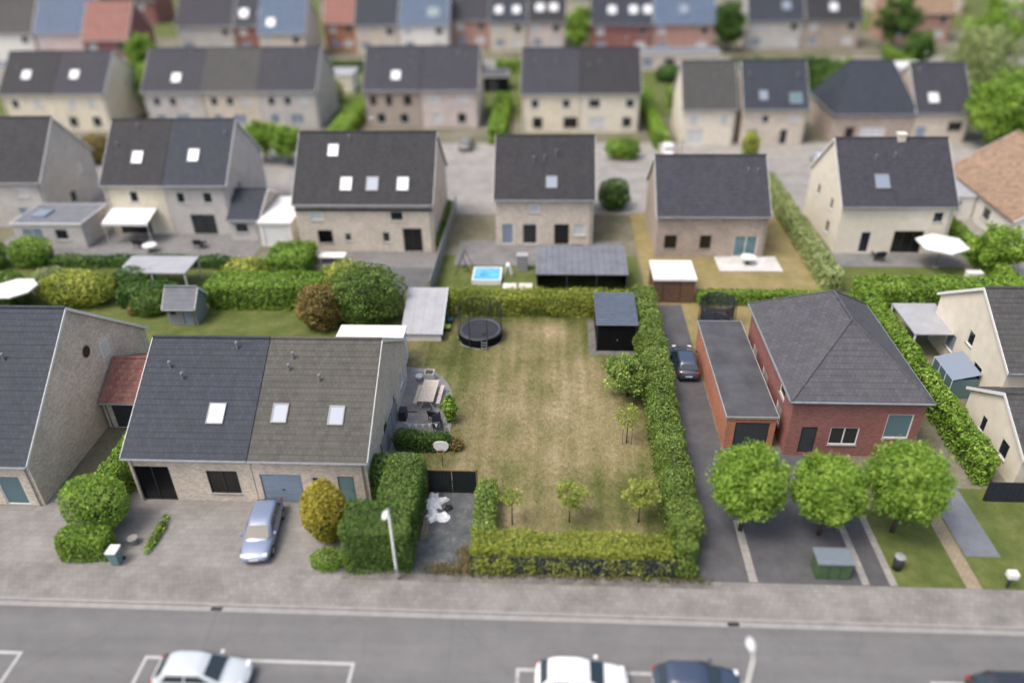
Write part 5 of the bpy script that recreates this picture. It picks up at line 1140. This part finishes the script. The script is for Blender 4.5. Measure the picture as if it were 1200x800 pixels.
for x, y, k, lb in ((-80, 126, 0, 'behind the cream terraced house at the far left'), (-70, 128, 1, 'behind the cream end house'), (-57, 125, 1, 'behind the grey terraced house with a single skylight'), (-46, 124, 0, 'behind the middle terraced house'), (-38, 127, 1, 'behind the end terraced house'),
                    (-24, 128, 0, 'behind the brown brick half'), (-15.5, 127, 1, 'behind the pink brick half'), (-2, 126, 1, 'behind the pale beige half with small windows'), (7, 128, 0, 'behind the pale beige half with white bay'), (21, 124, 1, 'behind the narrow cream house'), (36, 131, 1, 'left of the trees behind the slate bungalow')):
    if k: bush('garden_bush', 'leafy garden bush ' + lb, x, y, 3.2, 2.2, 3.6, ('leaf_bright', 'leaf_deep', 'leaf_pale')[int(abs(x)) % 3], .42, 40, lump=.25)
    else: flat_box('garden_store', 'flat-roofed garden store ' + lb, x - 2.6, x + 2.6, y, y + 4, 2.6, ('render_white', 'wall_grey', 'wall_pink')[int(abs(x)) % 3], ('roof_flat_grey', 'roof_flat_pale', 'roof_flat_dark')[int(abs(x)) % 3], f=[(-1.2, .1, 1.6, 2, 'dark_door')], cat='shed')
for k, (x0, x1, y, lb) in enumerate(((-92, -64, 147.5, 'long far hedge along the third street at the left'), (-48, -31, 147.8, 'far hedge along the third street before the slate roof'), (-11, 6, 147.6, 'far hedge along the third street before the twin skylights'), (32, 50, 147.4, 'far hedge along the third street before the grey terrace'))):
    hedge('far_hedge', lb, [(x0, x1, y, y + 1.6, 2.0)], ('leaf_bright', 'leaf_deep')[k % 2], .42, 28, .22, .4)

# ------------------------------------------------------------------ fourth row and beyond
X0 = lambda u, k='blind', ww=1.5: (u, 3.6, ww, 1.3, k)
X1 = lambda u, k='dark', ww=2.0: (u, .8, ww, 1.5, k)
far = [(-112, 'render_white', 'roof_grey', 'far white house with pale grey roof at the left', 160, 12, []), (-99.5, 'wall_pink', 'roof_blue', 'far pinkish house with blue-grey roof beside the white one', 160, 12, []),
       (-86.6, 'wall_red', 'roof_red', 'far dark red brick house with red gable', 152, 9, []),
       (-72.6, 'wall_grey', 'roof_violet', 'far grey house with dark roof left of the red front', 166, 12, []), (-62.4, 'wall_red', 'roof_slate', 'far red brick house with two skylights', 166, 8, [(-2, .35, 'b', 1.8, 2.0), (2, .35, 'b', 1.8, 2.0)]),
       (-53.6, 'wall_beige', 'roof_blue', 'far house with large steel-blue roof and skylight', 157, 9.2, [(-2.2, .3, 'b', 1.6, 1.8)]), (-44.6, 'wall_orange', 'roof_red', 'far orange brick house next to the steel-blue roof', 168, 7, []),
       (-36.4, 'wall_beige', 'roof_slate', 'far beige house with dark slate roof', 165, 9, []), (-26.8, 'render_white', 'roof_blue', 'far white-walled house with pale blue roof', 165, 10, [(2, .35, 'd', 2.4, 2.2)]), (-17.6, 'wall_salmon', 'roof_violet', 'far salmon brick house with violet roof', 170, 8, []),
       (-9.6, 'wall_beige', 'roof_slate', 'far beige house with two small bright skylights', 167, 7.6, [(-2, .35, 'b', 1.6, 1.8), (1.6, .35, 'b', 1.6, 1.8)]), (-1.8, 'wall_pink', 'roof_dark', 'far pink house with bright twin skylights', 167, 7.6, [(-1.4, .4, 'b', 1.8, 1.8), (1.4, .4, 'b', 1.8, 1.8)]),
       (13.2, 'wall_red', 'roof_slate', 'far red brick house half with three skylights', 163, 12, [(-2, .4, 'b', 1.7, 1.9), (2.2, .4, 'b', 1.7, 1.9), (5, .4, 'b', 1.7, 1.9)]), (25.3, 'wall_salmon', 'roof_blue', 'far salmon house half with grey-blue roof', 163, 12, [(0, .4, 's', 1.7, 1.9)]),
       (44.0, 'wall_grey', 'roof_slate', 'far grey terraced house with white bay', 166, 11, [(2, .4, 's', 1.7, 1.9)]), (55.2, 'wall_brown', 'roof_dark', 'far brown terraced house with skylight', 166, 11, [(0, .35, 'b', 1.7, 1.9)]), (75.0, 'wall_salmon', 'roof_tan', 'far salmon brick house beside the tall trees', 172, 12, [])]
for (cx, wm, rm, lb, y0, wd, sk) in far:
    h_ = wd / 2
    house(lb, cx, y0, wd - .06, 11, 5.8, 11.6, wm, rm, f=[X0(-h_ + 1.0), X0(h_ - 2.6, 'dark'), X1(-h_ + 1.0, 'sky'), X1(h_ - 3.2, 'blind')], sky=sk)
for k in range(9):
    cx = -110 + k * 28 + (k % 3) * 3
    house(('far %s brick house on the last street %s' % (('red', 'beige', 'grey')[k % 3], ('behind the white houses', 'left of the steel-blue roof', 'behind the red front', 'behind the slate roof', 'behind the twin skylights', 'right of the twin skylights', 'behind the three skylights', 'behind the grey terrace', 'behind the tall trees')[k])),
          cx, 202 + (k % 2) * 5, 20, 11, 5.8, 11, ('wall_red', 'wall_beige', 'wall_grey')[k % 3], ('roof_dark', 'roof_slate', 'roof_red')[k % 3], f=[X0(-7), X0(0), X0(6), X1(-6), X1(3)])
for x, y, h_, r_, m_, lb in ((67.5, 166, 10, 4, 'leaf_deep', 'dark far tree beside the salmon brick house'), (86, 160, 13, 6, 'leaf_bright', 'tall spreading far tree at the right corner'), (78, 150, 9, 5, 'leaf_bright', 'bushy far tree before the salmon brick house'), (4.6, 165, 9, 2.4, 'leaf_bright', 'slim green far tree between the pink and red houses'),
                         (34.5, 164, 10, 3, 'leaf_deep', 'dark green far tree between the salmon half and grey terrace'), (84, 132, 9, 6, 'leaf_pale', 'pale far tree in the right gardens'), (-80, 152, 6, 2.6, 'leaf_bright', 'green far tree beside the dark red gable'), (66, 150, 6, 2.6, 'leaf_deep', 'small dark far tree behind the white-roofed shed')):
    tree('far_tree', lb, x, y, h_, r_, m_, h_ * .2, .5, 60, 90, tr=.25, csize=1.2)
for x, y, m_, lb in ((-66, 135, 'leaf_bright', 'low green bush in the gardens behind the grey terrace'), (-50, 130, 'leaf_pale', 'pale bush in the gardens behind the grey terrace'), (-20, 145, 'leaf_bright', 'bush on the third street behind the pink half'), (20, 140, 'leaf_deep', 'dark bush behind the narrow cream house'), (30, 128, 'leaf_bright', 'bush behind the dark-roofed beige house')):
    bush('shrub', lb, x, y, 2.4, 2.0, 2.6, m_, .4, 40)
for (x0, x1, y0, y1, lb, wm, rm) in ((-108, -84, 140, 146, 'long low pale row of garages in the far left gardens', 'wall_pink', 'roof_flat_grey'), (-30, -14, 148, 153, 'white far extension in front of the pale blue roof', 'render_white', 'roof_flat_pale'), (8, 30, 148, 153, 'brown brick far extension before the red brick half', 'wall_pink', 'roof_flat_grey'), (-104, -96, 147.5, 153, 'pale far conservatory on the left', 'render_white', 'pane_sky')):
    flat_box('far_extension', lb, x0, x1, y0, y1, 3.0, wm, rm, f=[(-3, .6, 2, 1.6, 'sky'), (1, .6, 2, 1.6, 'dark')], cat='extension')

# ------------------------------------------------------------------ cars
def make_car(label, x, y, rz, paint, L_=4.35, group=None, z=0.0, Hh=1.45, W_=1.76):
    """hatchback, nose towards local +x"""
    c = empty('car', label, 'car', (x, y, z), rz, group)
    k = L_ / 4.35; hw = W_ / 2
    st_ = [(-2.17, .70, .42, .62, .80), (-2.10, .86, .30, .90, .86), (-1.75, .95, .22, .98, .97), (-1.1, 1.0, .20, .97, 1.0), (0, 1.0, .19, .93, 1.0), (.8, 1.0, .20, .92, 1.0), (1.35, .98, .22, .86, .98), (1.85, .92, .26, .74, .92), (2.10, .80, .34, .62, .84), (2.18, .66, .44, .54, .72)]
    vs = []; fs = []; prof = [(-.72, 0), (-.97, .18), (-1, .5), (-.96, .8), (-.86, .94), (-.6, 1.0), (0, 1.03), (.6, 1.0), (.86, .94), (.96, .8), (1, .5), (.97, .18), (.72, 0)]
    for (sx, sw_, zb, zt, _) in st_:
        for (u, v) in prof: vs.append((sx * k, u * hw * sw_, zb + (zt - zb) * min(v, 1.03)))
    n = len(prof)
    for i in range(len(st_) - 1):
        for j in range(n - 1): fs.append((i * n + j, (i + 1) * n + j, (i + 1) * n + j + 1, i * n + j + 1))
        fs.append((i * n + n - 1, (i + 1) * n + n - 1, (i + 1) * n, i * n))
    fs += [tuple(range(n)), tuple(range((len(st_) - 1) * n, len(st_) * n))[::-1]]
    bo = MB().add(vs, fs).build('body', 'paint_' + paint, c, smooth=True)
    # cabin: rows from belt line to roof
    rows = [(.90, -1.98, 1.18, .92), (1.05, -1.88, .92, .89), (Hh * .92, -1.52, .30, .74), (Hh * .985, -1.35, .08, .68), (Hh, -1.1, -.15, .58)]
    cv = []; cf = []; m2 = 16
    for (zz, xa, xb, ww) in rows:
        for i in range(m2):
            a = 2 * math.pi * (i + .5) / m2; e = .32
            cx_, sy_ = math.copysign(abs(math.cos(a)) ** e, math.cos(a)), math.copysign(abs(math.sin(a)) ** e, math.sin(a))
            cv.append((((xa + xb) / 2 + (xb - xa) / 2 * cx_) * k, sy_ * ww * hw, zz))
    for r_ in range(len(rows) - 1):
        for i in range(m2): cf.append((r_ * m2 + i, r_ * m2 + (i + 1) % m2, (r_ + 1) * m2 + (i + 1) % m2, (r_ + 1) * m2 + i))
    cf.append(tuple(range((len(rows) - 1) * m2, len(rows) * m2)))
    MB().add(cv, cf).build('cabin', 'paint_' + paint, c, smooth=True)
    def lerp(a, b_, q): return tuple(a[i] + (b_[i] - a[i]) * q for i in range(3))
    def pane(nm, xa0, xa1, y0, z0, xb0, xb1, y1, z1): pass
    zb_, zt_ = 1.0, Hh * .90
    fx0, fx1, rx0, rx1 = 1.03 * k, .36 * k, -1.93 * k, -1.56 * k
    wb_, wt_ = .885 * hw, .745 * hw
    MB().add([(fx0 + .02, -wb_ * .86, zb_), (fx0 + .02, wb_ * .86, zb_), (fx1 + .03, wt_ * .86, zt_), (fx1 + .03, -wt_ * .86, zt_)], [(0, 1, 2, 3)]).build('windscreen', 'car_glass', c)
    MB().add([(rx0 - .02, -wb_ * .84, zb_ + .04), (rx0 - .02, wb_ * .84, zb_ + .04), (rx1 - .03, wt_ * .84, zt_), (rx1 - .03, -wt_ * .84, zt_)], [(0, 1, 2, 3)]).build('rear_window', 'car_glass', c)
    for s in (-1, 1):
        for (a0, a1, b0, b1) in ((-.45, .72, -.42, .22), (-1.55, -.53, -1.30, -.50)):
            MB().add([(a0 * k, s * (wb_ + .025), zb_), (a1 * k, s * (wb_ + .025), zb_), (b1 * k, s * (wt_ + .03), zt_), (b0 * k, s * (wt_ + .03), zt_)], [(0, 1, 2, 3)]).build('side_window', 'car_glass', c)
        MB().box(.62 * k, .80 * k, s * (hw * .98), s * (hw * .98 + .17), .93, 1.06).build('mirror', 'paint_' + paint, c, bevel=.03)
        MB().box(1.86 * k, 2.07 * k, s * hw * .5, s * hw * .84, .58, .71).build('headlight', 'clear_light', c, bevel=.03)
        MB().box(-2.14 * k, -2.02 * k, s * hw * .52, s * hw * .84, .72, .88).build('tail_light', 'red_light', c, bevel=.03)
        for ax in (-1.33, 1.35):
            wh = MB(); wh.tube([(ax * k, s * (hw - .2), .31), (ax * k, s * (hw + .005), .31)], .31, 18); wo = wh.build('wheel', 'rubber', c)
            MB().tube([(ax * k, s * (hw + .006), .31), (ax * k, s * (hw + .02), .31)], .2, 14).build('rim', 'rim_alloy', wo)
    MB().box(2.165 * k, 2.20 * k, -.26, .26, .46, .56).build('number_plate', 'off_white', c); MB().box(-2.19 * k, -2.15 * k, -.26, .26, .52, .62).build('number_plate', 'off_white', c)
    return c
make_car('silver hatchback parked in the marked street bay', -16.45, 21.95, 0, 'silver', 4.5, z=-.1)
make_car('white hatchback parked in the marked street bay', 1.55, 22.3, 0, 'white', 4.3, z=-.1)
make_car('dark navy car parked in the bay next to the near street lamp', 6.95, 22.3, 0, 'navy', 4.1, z=-.1)
make_car('black car parked alone in the street bay opposite the front lawn', 21.5, 22.3, 0, 'black', 4.4, z=-.1)
make_car('steel-blue car parked on the beige driveway facing the street', -16.6, 31.2, R(-84), 'steel_blue', 4.6, z=.004)
make_car('dark navy car parked on the dark side lane behind the evergreen hedge', 10.15, 49.5, R(90), 'navy', 4.3, z=.006)
make_car('white car parked on the second street beside the bright hedge', -30.2, 101.6, R(5), 'white', 4.3, z=.0)
make_car('white van-like car parked before the pale beige house half', 14.9, 100.6, R(90), 'white', 4.5, z=.0)
make_car('pale blue car parked before the dark-roofed beige house', 33.6, 96.5, R(80), 'pale_blue', 4.3, z=.003)
make_car('silver car parked beside the cream gabled house on the second street', 25.0, 92.0, R(90), 'silver', 4.3, z=.003)
make_car('grey car parked on the drive of the pink brick half', -12.0, 103.0, R(90), 'grey', 4.3, z=.0)
make_car('black car parked beside the wide grey gable', -57.5, 103.5, R(90), 'black', 4.3, z=.0)
bpy.context.view_layer.update()
